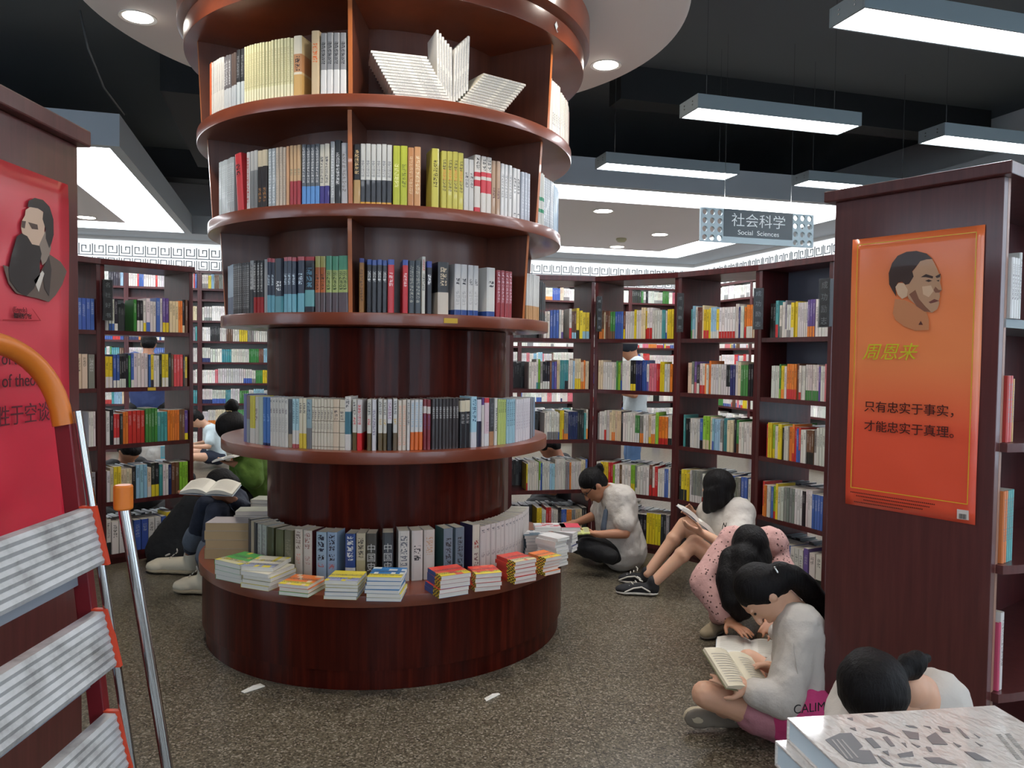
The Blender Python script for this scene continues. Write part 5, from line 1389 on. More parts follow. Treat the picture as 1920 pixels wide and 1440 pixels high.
def person(label, J, top, bottom, skin=SK1, sleeves='short', legs='long', hair=None, shoes=None, vox=.009, hands=None, k=1.0, loose=1.0, extra_skin=None, shoe_sole=None, group=None, face=True, neckline=True):
    """J: joints; every body is one skin surface, clothes are children"""
    g = {a: V(b) for a, b in J.items() if a not in ('f', 'u')}
    origin = V((g['pelvis'].x, g['pelvis'].y, 0))
    B = Blob()
    f, u, s = add_head(B, g['head'], J['f'], J['u'], k)
    nb = g['neck']
    B.cap(g['head']-u*.05*k-f*.02*k, nb, .05*k, .056*k)
    for q in 'LR':
        sh, hp = g['sh'+q], g['hip'+q]
        B.cap(nb, sh, .055*k, .052*k); B.cap(sh.lerp(nb, .35), hp.lerp(g['pelvis'], .35), .08*k, .09*k)
        B.cap(sh, g['el'+q], .046*k, .036*k); B.cap(g['el'+q], g['wr'+q], .036*k, .025*k)
        B.cap(hp, g['kn'+q], .075*k, .052*k); B.cap(g['kn'+q], g['an'+q], .05*k, .032*k)
        mid = g['kn'+q].lerp(g['an'+q], .3); B.ball(mid, .053*k)
    if hands:
        for w, d, n, sd, cu in hands: add_hand(B, g[w], d, n, sd, cu, k*.95)
    body = B.build('person', skin, origin, None, vox, 3)
    tag(body, label, 'person', group)
    if face: eyes(origin, body, g['head'], f, u, s, k)
    # shirt
    B = Blob()
    for q in 'LR':
        sh, hp = g['sh'+q], g['hip'+q]
        B.cap(nb-(nb-g['pelvis']).normalized()*.02, sh, .062*k, .062*k)
        B.cap(sh.lerp(nb, .3), hp.lerp(g['pelvis'], .3), .096*k*loose, .108*k*loose)
        if sleeves == 'short':
            e = sh.lerp(g['el'+q], .66); B.cap(sh, e, .058*k*min(loose, 1.1), .064*k*min(loose, 1.15))
        elif sleeves == 'long':
            B.cap(sh, g['el'+q], .062*k*loose, .056*k*loose); B.cap(g['el'+q], g['el'+q].lerp(g['wr'+q], .9), .056*k*loose, .036*k)
        elif sleeves == 'puff':
            B.cap(sh, g['el'+q], .066*k, .076*k); B.cap(g['el'+q], g['el'+q].lerp(g['wr'+q], .75), .076*k, .058*k); B.cap(g['el'+q].lerp(g['wr'+q], .75), g['el'+q].lerp(g['wr'+q], .88), .058*k, .036*k)
    B.cap(nb.lerp(g['pelvis'], .25), g['pelvis'], .1*k*loose, .12*k*loose)
    B.build('shirt', top, origin, body, max(vox, .009), 4)
    B = Blob()
    for q in 'LR':
        hp = g['hip'+q]
        B.cap(g['pelvis'], hp, .11*k, .1*k)
        if legs == 'long': B.cap(hp, g['kn'+q], .09*k, .068*k); B.cap(g['kn'+q], g['kn'+q].lerp(g['an'+q], .9), .068*k, .052*k)
        else: B.cap(hp, hp.lerp(g['kn'+q], .42), .095*k, .088*k)
    B.build('trousers' if legs == 'long' else 'shorts', bottom, origin, body, max(vox, .01), 4)
    if hair: hair(origin, body, g['head'], f, u, s, k)
    if shoes:
        for q in 'LR':
            if 'toe'+q in g:
                h = g['an'+q].copy(); shoe(origin, body, g['heel'+q], g['toe'+q], J.get('up'+q, (0, 0, 1)), shoes[0], shoes[1], k=k*(shoes[4] if len(shoes) > 4 else 1), laces=shoes[2] if len(shoes) > 2 else None, stripe=shoes[3] if len(shoes) > 3 else None)
    return body, origin, f, u, s, g
def hair_short(origin, body, c, f, u, s, k):
    B = Blob(); c = V(c)
    B.ball(c+u*.022*k-f*.016*k, 0, ((s, .082*k), (f, .094*k), (u, .096*k)), 3); B.ball(c-u*.02*k-f*.045*k, 0, ((s, .074*k), (f, .06*k), (u, .07*k)), 3)
    B.ball(c+u*.06*k+f*.04*k, 0, ((s, .06*k), (f, .05*k), (u, .04*k)))
    B.build('hair', HAIRM, origin, body, .008*k, 3)
def hair_bun(at, r=.04):
    def fn(origin, body, c, f, u, s, k):
        B = Blob(); c = V(c); b_ = c-f*.105*k+u*at*k
        B.ball(c+u*.02*k-f*.014*k, 0, ((s, .082*k), (f, .096*k), (u, .096*k)), 3); B.ball(c-f*.045*k-u*.01*k, 0, ((s, .074*k), (f, .06*k), (u, .07*k)), 3)
        B.cap(c-f*.07*k+u*at*.7*k, b_, .03*k, r*.8); B.ball(b_, r); B.ball(b_-f*.02+s*.02, r*.7); B.ball(b_-f*.015-s*.02+u*.015, r*.65)
        h = B.build('hair', HAIRM, origin, body, .007*k, 2)
        B = Blob(); B.cap(c-f*.075*k+u*at*.8*k, c-f*.085*k+u*at*.85*k, .034*k, .034*k); B.build('hair_tie', cloth('hair_tie_cream', (196, 170, 120)), origin, h, .006, 1)
    return fn

WHT = cloth('white_cotton', (192, 186, 178), 20, .5)
NAVY = cloth('navy_denim', (30, 38, 56), 60, .3); BLK = cloth('black_cotton', (22, 22, 24), 30, .3)
# -- reader with ponytail in white hooded top, cross-legged in front
f10, u10 = (-.38, -.12, -.92), (-.92, .1, .4)
J = dict(head=P(1428, 1112, 2.95), f=f10, u=u10, neck=P(1492, 1150, 2.98), shL=P(1502, 1188, 2.86), shR=P(1500, 1172, 3.14), pelvis=P(1522, 1335, 3.0), hipL=P(1485, 1352, 2.88), hipR=P(1505, 1318, 3.12),
         elL=P(1468, 1312, 2.80), wrL=P(1408, 1296, 2.80), elR=P(1492, 1262, 3.14), wrR=P(1448, 1252, 3.02), knL=P(1322, 1302, 2.88), anL=P(1440, 1362, 3.05), knR=P(1404, 1240, 3.22), anR=P(1392, 1350, 3.0),
         heelR=P(1398, 1352, 2.93), toeR=P(1284, 1350, 2.93), upR=(0, 1, .12))
def tail(origin, body, c, f, u, s, k):
    B = Blob(); c = V(c)
    B.ball(c+u*.02-f*.016, 0, ((s, .084), (f, .096), (u, .098)), 3); B.ball(c-u*.02-f*.05, 0, ((s, .074), (f, .055), (u, .07)), 3)
    t0 = P(1462, 1072, 2.95)
    B.chain([t0, P(1490, 1082, 2.95), P(1515, 1105, 2.97), P(1545, 1140, 3.0), P(1558, 1180, 3.02)], [.042, .045, .046, .04, .025])
    B.cap(c-f*.05, t0, .05, .04)
    h = B.build('hair', HAIRM, origin, body, .008, 3)
    B = Blob(); B.cap(P(1452, 1064, 2.92), P(1458, 1074, 2.91), .006, .006); B.build('hair_clip', M_CHROME, origin, h, .003, 1)
GREYSOLE = mat('grey_sole', (120, 112, 100), .7); CREAMSHOE = mat('cream_canvas', (176, 164, 140), .8)
b10, o10, f_, u_, s_, g_ = person('reader with black ponytail in white hooded top sitting cross-legged beside the orange poster case', J, WHT, cloth('pink_print_cotton', (176, 120, 130), 30, .4), SK1, 'puff', 'short', tail, (CREAMSHOE, GREYSOLE), .006,
       hands=[('wrL', P(1362, 1270, 2.84)-P(1408, 1296, 2.80), (0, .5, -.6), 1, .35), ('wrR', P(1395, 1243, 2.95)-P(1448, 1252, 3.02), (0, -.3, -.9), -1, .3)], loose=1.0)
B = Blob(); 
for q in (0, 1, 2): B.ball(P(1478+q*22, 1192-q*6, 2.98+q*.04), 0, (((1, 0, 0), .07), ((0, 1, 0), .12), ((0, 0, 1), .045)))
B.build('hood', WHT, o10, b10, .009, 4)
B = Blob(); B.cap(P(1494, 1337, 2.86), P(1552, 1330, 3.0), .135, .15); B.build('pink_hem', cloth('hot_pink', (200, 64, 120), 20, .4), o10, b10, .009, 3)
text('CALIM', .045, b10, P(1518, 1328, 2.70)-o10, (R(88), 0, R(14)), M_BLACK, 'hem_lettering', ext=.0006)
B = Blob(); B.chain([P(1487, 1205, 2.78), P(1492, 1240, 2.765), P(1500, 1290, 2.75)], [.003, .003, .003]); B.build('drawstring', WHT, o10, b10, .003, 1)
# -- bobbed-hair reader, knees up
J = dict(head=P(1345, 915, 4.85), f=(-.72, .5, -.45), u=(-.3, .1, .95), neck=P(1360, 952, 4.85), shL=P(1326, 968, 4.96), shR=P(1396, 966, 4.74), pelvis=P(1378, 1068, 4.72), hipL=P(1362, 1062, 4.85), hipR=P(1374, 1078, 4.62),
         elL=P(1318, 1000, 5.02), wrL=P(1305, 972, 4.98), elR=P(1370, 1030, 4.52), wrR=P(1320, 1000, 4.62), knL=P(1284, 984, 4.95), anL=P(1214, 1076, 4.86), knR=P(1302, 1018, 4.68), anR=P(1226, 1092, 4.66),
         heelL=P(1222, 1094, 4.86), toeL=P(1160, 1100, 4.95), heelR=P(1234, 1112, 4.66), toeR=P(1154, 1116, 4.70))
for q in 'LR': J['heel'+q].z = .002; J['toe'+q].z = .002
def bob(origin, body, c, f, u, s, k):
    B = Blob(); c = V(c)
    B.ball(c+u*.015-f*.02, 0, ((s, .094), (f, .104), (u, .104)), 3)
    for a in range(9):
        t = math.pi*(a/8-.5)*1.35
        d = (-f*math.cos(t)+s*math.sin(t)); p = c+d*.07-V((0, 0, .0)); B.cap(p, p-V((0, 0, .1))+d*.012, .04, .034)
    B.build('hair', HAIRM, origin, body, .009, 3)
VB, VW = mat('black_canvas', (28, 28, 32), .8), mat('white_rubber', (196, 192, 182), .6)
b8, o8, f_, u_, s_, g_ = person('reader with black bobbed hair in white T-shirt sitting with knees up, black striped sneakers', J, WHT, BLK, SK1, 'short', 'short', bob, (VB, VW, VW, VW), .007, hands=[('wrL', (-.4, -.2, .4), (-.3, -.9, 0), 1, .6), ('wrR', (-.8, .1, .3), (0, .4, .9), -1, .5)], loose=1.08)
B = Blob()
for a, c in (((1354, 992), (1357, 980)), ((1357, 980), (1360, 990)), ((1360, 990), (1362, 980)), ((1364, 986), (1368, 981)), ((1364, 988), (1369, 985))): B.cap(P(a[0], a[1], 4.645), P(c[0], c[1], 4.645), .0025, .0025)
B.build('back_print', M_BLACK, o8, b8, .002, 0)
# -- reader with glasses
J = dict(head=P(1112, 908, 5.24), f=(-.62, -.2, -.72), u=(-.72, -.05, .62), neck=P(1146, 926, 5.3), shL=P(1168, 944, 5.16), shR=P(1142, 940, 5.46), pelvis=P(1174, 1032, 5.3), hipL=P(1160, 1036, 5.18), hipR=P(1150, 1030, 5.42),
         elL=P(1172, 1000, 5.06), wrL=P(1124, 1002, 5.04), elR=P(1116, 966, 5.46), wrR=P(1082, 980, 5.38), knL=P(1098, 1026, 5.08), anL=P(1150, 1044, 5.02), knR=P(1080, 1018, 5.44), anR=P(1130, 1044, 5.2))
b7, o7, f_, u_, s_, g_ = person('reader with glasses and hair bun in loose white T-shirt, black trousers, beside the plinth', J, WHT, BLK, SK2, 'short', 'long', hair_bun(.035, .036), None, .007, hands=[('wrL', (-1, .05, .12), (0, .2, .9), 1, .5), ('wrR', (-1, -.1, -.1), (0, 0, -1), -1, .3)], loose=1.25)
gm = mat('glasses_black', (16, 16, 18), .3); B = Blob(); h7 = V(J['head'])
for q in (-1, 1):
    c = h7+f_*.094+s_*q*.032+u_*.002
    B.chain([c+s_*math.cos(a)*.021+u_*math.sin(a)*.016 for a in [R(30*i) for i in range(13)]], [.0022]*13); B.cap(c+s_*q*.02, h7+s_*q*.08-f_*.01+u_*.005, .0026, .0026)
B.build('glasses', gm, o7, b7, .0022, 0)
B = Blob(); B.chain([P(1140, 930, 5.18), P(1135, 952, 5.14), P(1134, 978, 5.10), P(1133, 988, 5.09)], [.004]*4); B.build('lanyard', M_BLACK, o7, b7, .0035, 0)
B = Blob(); B.cap(P(1136, 958, 5.13), P(1131, 992, 5.08), .016, .02); B.build('shirt_print', cloth('grey_print', (60, 70, 84)), o7, b7, .006, 1)
# -- squatting reader in pink eyelet blouse
eye = mat('pink_eyelet', (196, 152, 146), .85); t_ = N(eye, 'ShaderNodeTexCoord'); v_ = N(eye, 'ShaderNodeTexVoronoi'); v_.inputs['Scale'].default_value = 48; L(eye, t_.outputs['Object'], v_.inputs[0])
rr = ramp(eye, v_.outputs['Distance'], [(.0, (70, 44, 42)), (.2, (90, 60, 56)), (.26, (200, 156, 150)), (1, (190, 146, 140))]); L(eye, rr.outputs[0], bsdf(eye).inputs['Base Color']); n_ = noise(eye, 16); bump(eye, n_.outputs[0], .5, .012)
J = dict(head=P(1405, 1030, 3.72), f=(-.1, -.45, -.9), u=(.02, -.9, .45), neck=P(1412, 1016, 3.86), shL=P(1366, 1024, 3.84), shR=P(1452, 1026, 3.94), pelvis=P(1432, 1110, 4.18), hipL=P(1402, 1112, 4.16), hipR=P(1456, 1112, 4.24),
         elL=P(1322, 1092, 3.74), wrL=P(1366, 1164, 3.58), elR=P(1470, 1096, 3.78), wrR=P(1450, 1160, 3.42), knL=P(1352, 1100, 3.92), anL=P(1346, 1160, 4.0), knR=P(1450, 1090, 3.86), anR=P(1440, 1158, 4.0),
         heelL=P(1352, 1176, 4.06), toeL=P(1318, 1186, 3.92), heelR=P(1450, 1176, 4.06), toeR=P(1430, 1186, 3.86))
for q in 'LR': J['heel'+q].z = .002; J['toe'+q].z = .002
def longhair(origin, body, c, f, u, s, k):
    B = Blob(); c = V(c)
    B.ball(c+u*.015-f*.02, 0, ((s, .088), (f, .1), (u, .1)), 3)
    B.chain([P(1372, 1045, 3.68), P(1366, 1085, 3.62), P(1372, 1130, 3.56), P(1386, 1160, 3.54)], [.055, .062, .05, .02])
    B.chain([P(1396, 1045, 3.64), P(1392, 1095, 3.58), P(1398, 1150, 3.54)], [.07, .066, .03]); B.chain([P(1422, 1040, 3.68), P(1418, 1085, 3.62), P(1412, 1120, 3.58)], [.065, .06, .03])
    B.build('hair', HAIRM, origin, body, .009, 3)
b9, o9, f_, u_, s_, g_ = person('squatting reader with long loose black hair in pink eyelet blouse reaching to the floor', J, eye, eye, SK2, 'puff', 'long', longhair, (mat('beige_shoe', (150, 136, 110), .8), GREYSOLE), .007, hands=[('wrL', P(1428, 1204, 3.38)-P(1366, 1164, 3.58), (0, -.2, -1), -1, .25), ('wrR', P(1440, 1188, 3.3)-P(1450, 1160, 3.42), (-.5, 0, -1), 1, .4)], face=False, loose=1.05)
B = Blob(); B.chain([P(1354, 1052, 3.76), P(1350, 1090, 3.74), P(1360, 1150, 3.72)], [.022, .03, .02]); B.build('denim_strap', cloth('blue_grey_denim', (78, 88, 100), 50, .3), o9, b9, .009, 2)
# -- reader seen from above in front of the right case
J = dict(head=P(1637, 1300, 2.0), f=(-.25, -.78, -.6), u=(-.2, -.45, .85), neck=P(1712, 1306, 2.1), shL=P(1590, 1330, 2.12), shR=P(1770, 1326, 2.16), pelvis=P(1700, 1500, 2.12), hipL=P(1650, 1500, 2.08), hipR=P(1745, 1500, 2.14),
         elL=P(1590, 1440, 1.95), wrL=P(1640, 1500, 1.85), elR=P(1770, 1440, 1.98), wrR=P(1700, 1500, 1.85), knL=P(1560, 1500, 1.8), anL=P(1660, 1560, 1.75), knR=P(1790, 1500, 1.8), anR=P(1690, 1580, 1.8))
for q in ('knL', 'knR'): J[q].z = .2
for q in ('anL', 'anR'): J[q].z = .07
for q in ('pelvis', 'hipL', 'hipR'): J[q].z = .12
def topbun(origin, body, c, f, u, s, k):
    B = Blob(); c = V(c)
    B.ball(c+u*.015-f*.01, 0, ((s, .089), (f, .1), (u, .1)), 3)
    t0 = P(1690, 1258, 2.02)
    B.cap(c+(t0-c)*.55, t0, .035, .026); B.chain([t0, P(1708, 1252, 2.04), P(1718, 1240, 2.04)], [.026, .034, .03]); B.cap(P(1698, 1240, 2.03), P(1712, 1246, 2.03), .022, .028); B.cap(P(1722, 1240, 2.05), P(1738, 1234, 2.06), .02, .013)
    B.cap(P(1714, 1262, 2.05), P(1726, 1290, 2.06), .014, .005)
    h = B.build('hair', HAIRM, origin, body, .006, 2)
    B = Blob(); B.chain([P(1671, 1252, 1.99), P(1680, 1256, 1.98), P(1688, 1266, 1.99)], [.006, .007, .006]); B.build('hair_tie', cloth('hair_tie_cream', (196, 170, 120)), origin, h, .004, 1)
b11, o11, f_, u_, s_, g_ = person('reader with a messy black hair bun bending low in front of the orange poster case', J, WHT, NAVY, SK1, 'short', 'long', topbun, None, .008, hands=[('wrL', (.3, -.6, -.2), (0, 0, -1), 1, .4), ('wrR', (-.3, -.6, -.2), (0, 0, -1), -1, .4)], loose=1.05, face=False)
B = Blob(); B.cap(P(1722, 1300, 2.08), P(1735, 1330, 2.12), .052, .05); B.cap(P(1705, 1290, 2.05), P(1740, 1300, 2.14), .05, .045); B.build('bare_nape', SK1, o11, b11, .008, 3)

# -- reader in rolled jeans at the left
J = dict(head=P(417, 912, 4.92), f=(-.45, -.35, -.82), u=(-.6, -.3, .74), neck=P(432, 930, 5.02), shL=P(440, 940, 4.9), shR=P(420, 936, 5.2), pelvis=P(442, 990, 5.2), hipL=P(440, 994, 5.08), hipR=P(425, 990, 5.3),
         elL=P(462, 958, 4.82), wrL=P(440, 938, 4.68), elR=P(400, 955, 5.2), wrR=P(380, 925, 4.95), knL=P(408, 958, 4.62), anL=P(384, 1072, 4.56), knR=P(388, 948, 4.84), anR=P(356, 1036, 4.98),
         heelL=P(402, 1100, 4.60), toeL=P(326, 1108, 4.62), heelR=P(374, 1066, 5.0), toeR=P(276, 1072, 5.04))
for q in 'LR': J['heel'+q].z = .002; J['toe'+q].z = .002
b1, o1, f_, u_, s_, g_ = person('hunched reader in rolled dark jeans and white shoes sitting low left of the plinth', J, NAVY, NAVY, SK3, 'long', 'long', hair_short, (mat('offwhite_shoe', (196, 186, 164), .7), mat('shoe_sole_tan', (150, 136, 112), .7), WHT, None, 1.5), .008,
       hands=[('wrL', (-.75, -.1, .2), (0, .5, .4), 1, .5), ('wrR', (-.8, -.2, 0), (0, 0, 1), -1, .4)], loose=.95)
for q in 'RL':
    B = Blob(); a, c = g_['kn'+q], g_['an'+q]; B.cap(a.lerp(c, .6), a.lerp(c, .76), .07, .073)
    B.build('rolled_cuff', cloth('denim_inside', (84, 92, 104), 60, .3), o1, b1, .009, 2)
B = Blob(); B.cap(P(372, 940, 5.25), P(318, 1030, 5.3), .1, .16); B.cap(P(372, 940, 5.25), P(350, 1040, 5.25), .1, .14); B.cap(P(310, 1040, 5.3), P(352, 1045, 5.25), .085, .085)
og = P(335, 1050, 5.3); og.z = 0
bag = B.build('cloth_bag', BLK, og, None, .012, 6); tag(bag, 'large black cloth bag slumped on the floor behind the white shoes', 'bag')
B = Blob(); B.cap(P(311, 1042, 5.12), P(318, 1039, 5.12), .007, .007); B.build('white_toggle', WHT, og, bag, .004, 1)
# -- green top behind the round bookshelf
J = dict(head=P(436, 806, 5.35), f=(-.6, -.35, -.75), u=(-.5, -.1, .86), neck=P(462, 832, 5.45), shL=P(470, 850, 5.32), shR=P(470, 846, 5.6), pelvis=P(492, 926, 5.6), hipL=P(482, 926, 5.5), hipR=P(486, 922, 5.72),
         elL=P(476, 900, 5.3), wrL=P(446, 872, 5.25), elR=P(450, 890, 5.6), wrR=P(436, 866, 5.5), knL=P(436, 925, 5.35), anL=P(440, 1025, 5.5), knR=P(432, 915, 5.6), anR=P(436, 1010, 5.75))
def bunback(origin, body, c, f, u, s, k):
    hair_bun(.1, .05)(origin, body, c, f, u, s, 1.12)
b2, o2, *_r = person('reader with black hair in a knot and olive green top behind the round bookshelf', J, cloth('olive_green', (88, 118, 42), 16, .6), BLK, SK2, 'long', 'long', bunback, None, .01, hands=[('wrL', (-.8, -.1, .2), (0, 0, 1), 1, .4)], loose=1.2)
st = empty('low_stool', (o2.x+.02, o2.y, 0)); b = MB(); b.lathe(0, 0, [(0, .30), (.17, .30), (.17, .335), (0, .335)], n=32); b.build('seat', M_PANEL, st)
for k in range(4): b = MB(); a = R(45+90*k); b.tube([(.12*math.cos(a), .12*math.sin(a), .30), (.15*math.cos(a), .15*math.sin(a), 0)], .014, 10); b.build('leg', M_PANEL, st)
tag(st, 'low round stool under the reader in the olive green top', 'stool')

# open books
def open_book(label, c, along, across, w, h, page=M_PAPERW, sag=.02, t=.012, cover=None, fold=0):
    """c centre, along = spine direction, across = page direction; both pages arch up from the spine"""
    c, along, across = V(c), V(along).normalized(), V(across); across = (across-along*across.dot(along)).normalized(); up = across.cross(along)
    if up.z < 0: up = -up
    b = MB(); n = 10; vs = []
    for i in range(-n, n+1):
        x = i/n*w; f = abs(i)/n; z = sag*math.sin(math.pi*min(1, f*1.05))**.8 * (1-.35*f) + fold*f*w
        vs.append((x, z))
    T = t
    top = [c+across*x+up*(z+T) for x, z in vs]; bot = [c+across*x+up*(z*.35+fold*abs(x)*.6) for x, z in vs]
    N_ = len(vs); pts = []
    for arr in (top, bot):
        for sgn in (-.5, .5): pts += [p+along*h*sgn for p in arr]
    fs = []
    for i in range(N_-1):
        fs += [(i, i+1, N_+i+1, N_+i), (2*N_+i, 3*N_+i, 3*N_+i+1, 2*N_+i+1), (i, 2*N_+i, 2*N_+i+1, i+1), (N_+i, N_+i+1, 3*N_+i+1, 3*N_+i)]
    fs += [(0, N_, 3*N_, 2*N_), (N_-1, 3*N_-1, 4*N_-1, 2*N_-1)]
    b.faces([p-c for p in pts], fs)
    o = b.build('open_book', page, loc=c, smooth=True); tag(o, label, 'open book')
    for sd in (-1, 1):
        ln = MB()      # printed lines
        for k in range(12):
            y = h*(.38-.065*k)
            segs = [i for i in range(2, n-1)]
            for i in segs:
                j0 = n+sd*i; j1 = n+sd*(i+1); p0 = top[j0]-c+up*.0012+along*y; p1 = top[j1]-c+up*.0012+along*y
                ln.faces([p0, p1, p1+along*.003, p0+along*.003], [(0, 1, 2, 3)])
        ln.build('printed_lines', mat('print_grey', (176, 170, 160), .8), o)
    if cover:
        cb = MB(); 
        for sd in (-1, 1):
            e = bot[n+sd*n]-c; s0 = bot[n]-c
            cb.prism([s0-along*h*.51-up*.003, e+across*sd*.004-along*h*.51-up*.003, e+across*sd*.004+along*h*.51-up*.003, s0+along*h*.51-up*.003], up*.002)
        cb.build('cover', cover, o)
    return o
cv = mat('cover_blue_white', (180, 190, 200), .4)
open_book('open paperback held by the reader with the ponytail', P(1385, 1262, 2.9), P(1420, 1300, 2.84)-P(1375, 1232, 3.0), P(1430, 1265, 3.0)-P(1340, 1262, 2.86), .12, .19, mat('cream_pages', (216, 206, 182), .8), .016, .012, mat('olive_cover', (120, 118, 90), .5))
bo = P(1440, 1214, 3.5); bo.z = .012
open_book('open white book on the floor under the hand of the squatting reader', P(1408, 1222, 3.42)*1, (.3, 1, .05), (1, -.2, 0), .15, .2, M_PAPERW, .018, .012, cv)
open_book('open book resting on the raised knees of the bobbed-hair reader', P(1303, 976, 4.76), P(1290, 972, 5.0)-P(1312, 990, 4.6), P(1332, 1000, 4.75)-P(1276, 954, 4.8), .125, .19, M_PAPERW, .02, .014, cv)
open_book('open white book on the lap of the hunched reader in rolled jeans', P(396, 917, 4.66), P(425, 895, 4.9)-P(390, 935, 4.5), P(440, 924, 4.62)-P(352, 908, 4.7), .15, .21, mat('bright_pages', (214, 210, 198), .8), .025, .012, cv)
open_book('small yellow-green book held by the reader with glasses', P(1092, 997, 5.0), (0, 1, .1), (1, 0, .1), .045, .12, mat('yellow_green_pages', (190, 196, 120), .7), .004, .006)
open_book('open white book held by the reader in the olive green top', P(429, 860, 5.2), (.1, 1, .0), (1, 0, .25), .08, .16, M_PAPERW, .012, .01)

# -- people beyond the shelves
def seated(label, x, y, face, top, bottom, hair=hair_short, skin=SK2, k=1.0, sleeves='short', legs='long', vox=.014, lean=.12):
    c = V((x, y, 0)); fd = V((math.cos(face), math.sin(face), 0)); sd = V((fd.y, -fd.x, 0)); Z = V((0, 0, 1))
    J = dict(head=c+fd*(.1+lean)+Z*.64*k, f=fd*.6-Z*.75, u=Z*.7+fd*.6, neck=c+fd*.1+Z*.52*k, shL=c-sd*.16*k+fd*.08+Z*.47*k, shR=c+sd*.16*k+fd*.08+Z*.47*k, pelvis=c+Z*.12, hipL=c-sd*.1+Z*.12, hipR=c+sd*.1+Z*.12,
             elL=c-sd*.24+fd*.12+Z*.28, elR=c+sd*.24+fd*.12+Z*.28, wrL=c-sd*.08+fd*.32+Z*.27, wrR=c+sd*.08+fd*.32+Z*.27, knL=c-sd*.32+fd*.3+Z*.17, knR=c+sd*.32+fd*.3+Z*.17, anL=c+sd*.08+fd*.32+Z*.07, anR=c-sd*.08+fd*.38+Z*.07)
    return person(label, J, top, bottom, skin, sleeves, legs, hair, None, vox, hands=[('wrL', fd+sd*.4, Z, 1, .5), ('wrR', fd-sd*.4, Z, -1, .5)], k=k, face=False)
def standing_p(label, x, y, face, top, bottom, hair=hair_short, skin=SK2, k=1.0, vox=.014, bow_=.3):
    c = V((x, y, 0)); fd = V((math.cos(face), math.sin(face), 0)); sd = V((fd.y, -fd.x, 0)); Z = V((0, 0, 1))
    J = dict(head=c+fd*.08+Z*1.55*k, f=fd-Z*bow_*1.5, u=Z+fd*bow_, neck=c+fd*.02+Z*1.4*k, shL=c-sd*.18*k+Z*1.35*k, shR=c+sd*.18*k+Z*1.35*k, pelvis=c+Z*.9*k, hipL=c-sd*.09+Z*.88*k, hipR=c+sd*.09+Z*.88*k,
             elL=c-sd*.24+fd*.04+Z*1.08*k, elR=c+sd*.24+fd*.04+Z*1.08*k, wrL=c-sd*.1+fd*.28+Z*1.12*k, wrR=c+sd*.1+fd*.28+Z*1.12*k, knL=c-sd*.1+Z*.48*k+fd*.02, knR=c+sd*.1+Z*.48*k+fd*.02, anL=c-sd*.1+Z*.09, anR=c+sd*.1+Z*.09,
             heelL=c-sd*.1-fd*.06+Z*.002, toeL=c-sd*.1+fd*.2+Z*.002, heelR=c+sd*.1-fd*.06+Z*.002, toeR=c+sd*.1+fd*.2+Z*.002)
    return person(label, J, top, bottom, skin, 'short', 'long', hair, (WHT, GREYSOLE), vox, hands=[('wrL', fd+sd*.3, Z, 1, .6), ('wrR', fd-sd*.3, Z, -1, .6)], k=k, face=False)
q = P(408, 850, 9.8); seated('boy in pale blue polo sitting cross-legged by the far wall', q.x, 9.8, R(205), cloth('pale_blue_polo', (186, 200, 204), 16, .4), NAVY, legs='short', k=.95, skin=SK1, lean=.16)
q = P(284, 860, 7.9); bw = seated('reader in white polo shirt sitting behind the left open bookcase', q.x, 7.9, R(-60), cloth('white_polo', (210, 208, 202), 16, .4), BLK, k=1.0, skin=SK2, lean=.0)
open_book('turquoise-covered book held by the reader in white polo', P(314, 848, 7.5), (0, 0, 1), (1, .3, 0), .06, .12, mat('turquoise_cover', (90, 180, 200), .5), .004, .008)
q = P(216, 858, 6.3); seated('reader with bowed dark head left of the white polo reader behind the shelves', q.x, 6.35, R(-30), BLK, BLK, k=1.0, skin=SK2, lean=.05)
q = P(278, 700, 8.2); standing_p('standing reader in dark blue shirt beyond the left open bookcase', q.x, 8.2, R(110), cloth('dark_blue_shirt', (52, 66, 110), 16, .4), BLK, k=.99)
q = P(1186, 700, 7.8)
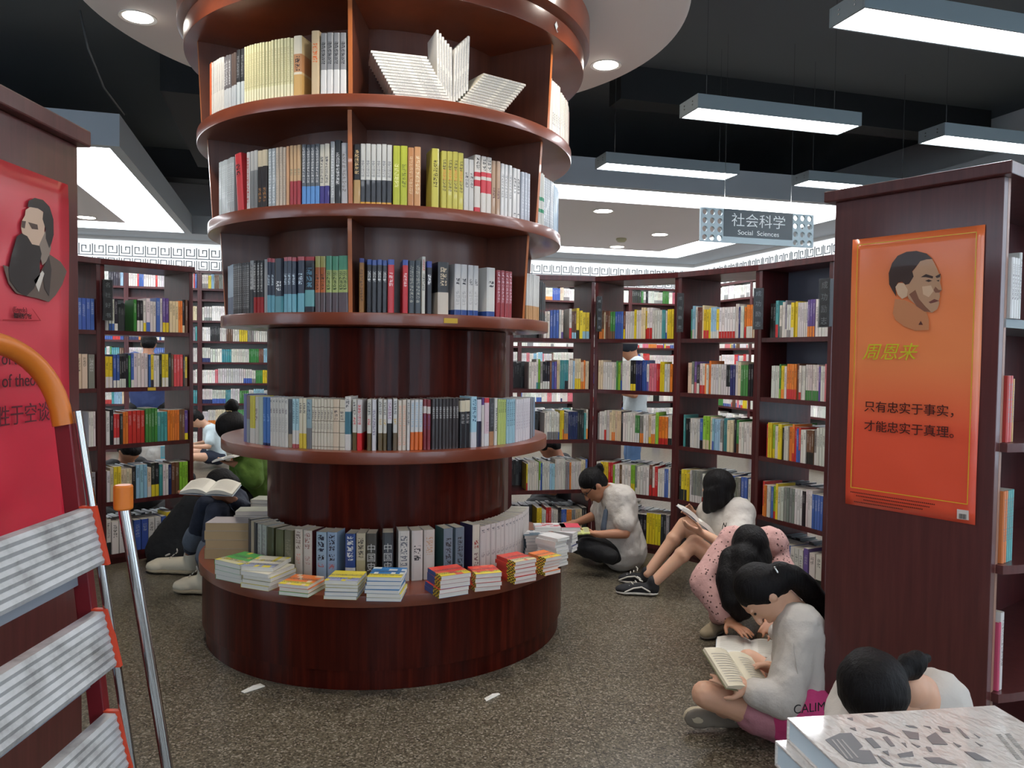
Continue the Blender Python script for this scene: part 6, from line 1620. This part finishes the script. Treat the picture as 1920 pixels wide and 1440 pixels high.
def caph(origin, body, c, f, u, s, k):
    B = Blob(); c = V(c); B.ball(c+u*.02*k-f*.01, 0, ((s, .09), (f, .1), (u, .1)), 3); B.ball(c+f*.09+u*.02, 0, ((s, .07), (f, .06), (u, .012))); B.build('cap', cloth('navy_cap', (26, 30, 40)), origin, body, .01, 2)
standing_p('standing reader in dark cap, light grey shirt and jeans beyond the right bookcases', q.x+.03, 7.8, R(180), cloth('light_grey_shirt', (176, 184, 186), 14, .6), cloth('blue_jeans', (76, 104, 140), 40, .3), hair=caph, k=1.0)
q = P(1062, 850, 6.75); seated('reader with cropped hair sitting beyond the bookcase next to the round bookshelf', q.x+.05, 6.85, R(170), BLK, BLK, k=1.0, skin=SK3, lean=.1)

# lettering becomes plain mesh
bpy.context.view_layer.update()
dg = bpy.context.evaluated_depsgraph_get()
for fo in FONTS:
    me = bpy.data.meshes.new_from_object(fo.evaluated_get(dg)); me.name = fo.name
    nm = fo.name; mw = fo.matrix_basis.copy(); par = fo.parent; fo.name = 'old'
    no = bpy.data.objects.new(nm, me); COL.objects.link(no); no.parent = par; no.matrix_basis = mw
for fo in FONTS: bpy.data.objects.remove(fo)
# low stool under the hunched reader
st = empty('low_stool', (P(442, 990, 5.2).x, 5.2, 0)); b = MB(); b.lathe(0, 0, [(0, .2), (.16, .2), (.16, .225), (0, .225)], n=32); b.build('seat', M_PANEL, st)
for k in range(4): b = MB(); a = R(45+90*k); b.tube([(.11*math.cos(a), .11*math.sin(a), .2), (.13*math.cos(a), .13*math.sin(a), 0)], .013, 10); b.build('leg', M_PANEL, st)
tag(st, 'low round stool under the hunched reader in rolled jeans', 'stool')

# the mass of small spines
o = ST.b.build('shelved_books', M_BOOK)
tag(o, 'rows of small multicoloured book spines filling the open and wall bookcases', 'books', kind='stuff')
_l = {}
for ob in bpy.data.objects:
    lb = ob.get('label')
    if lb:
        if len(lb.split()) > 16 or len(lb.split()) < 4: print('LABELLEN', len(lb.split()), lb)
        _l.setdefault(lb, []).append(ob.name)
for a_, v_ in _l.items():
    if len(v_) > 1: print('DUP', a_, v_)
print('CATS', {c: sum(1 for ob in bpy.data.objects if ob.get('category') == c) for c in ('book', 'person', 'open book')})
print('BOOKS', NBOOK[0], 'objects', len(bpy.data.objects), 'stufffaces', len(ST.b.f))
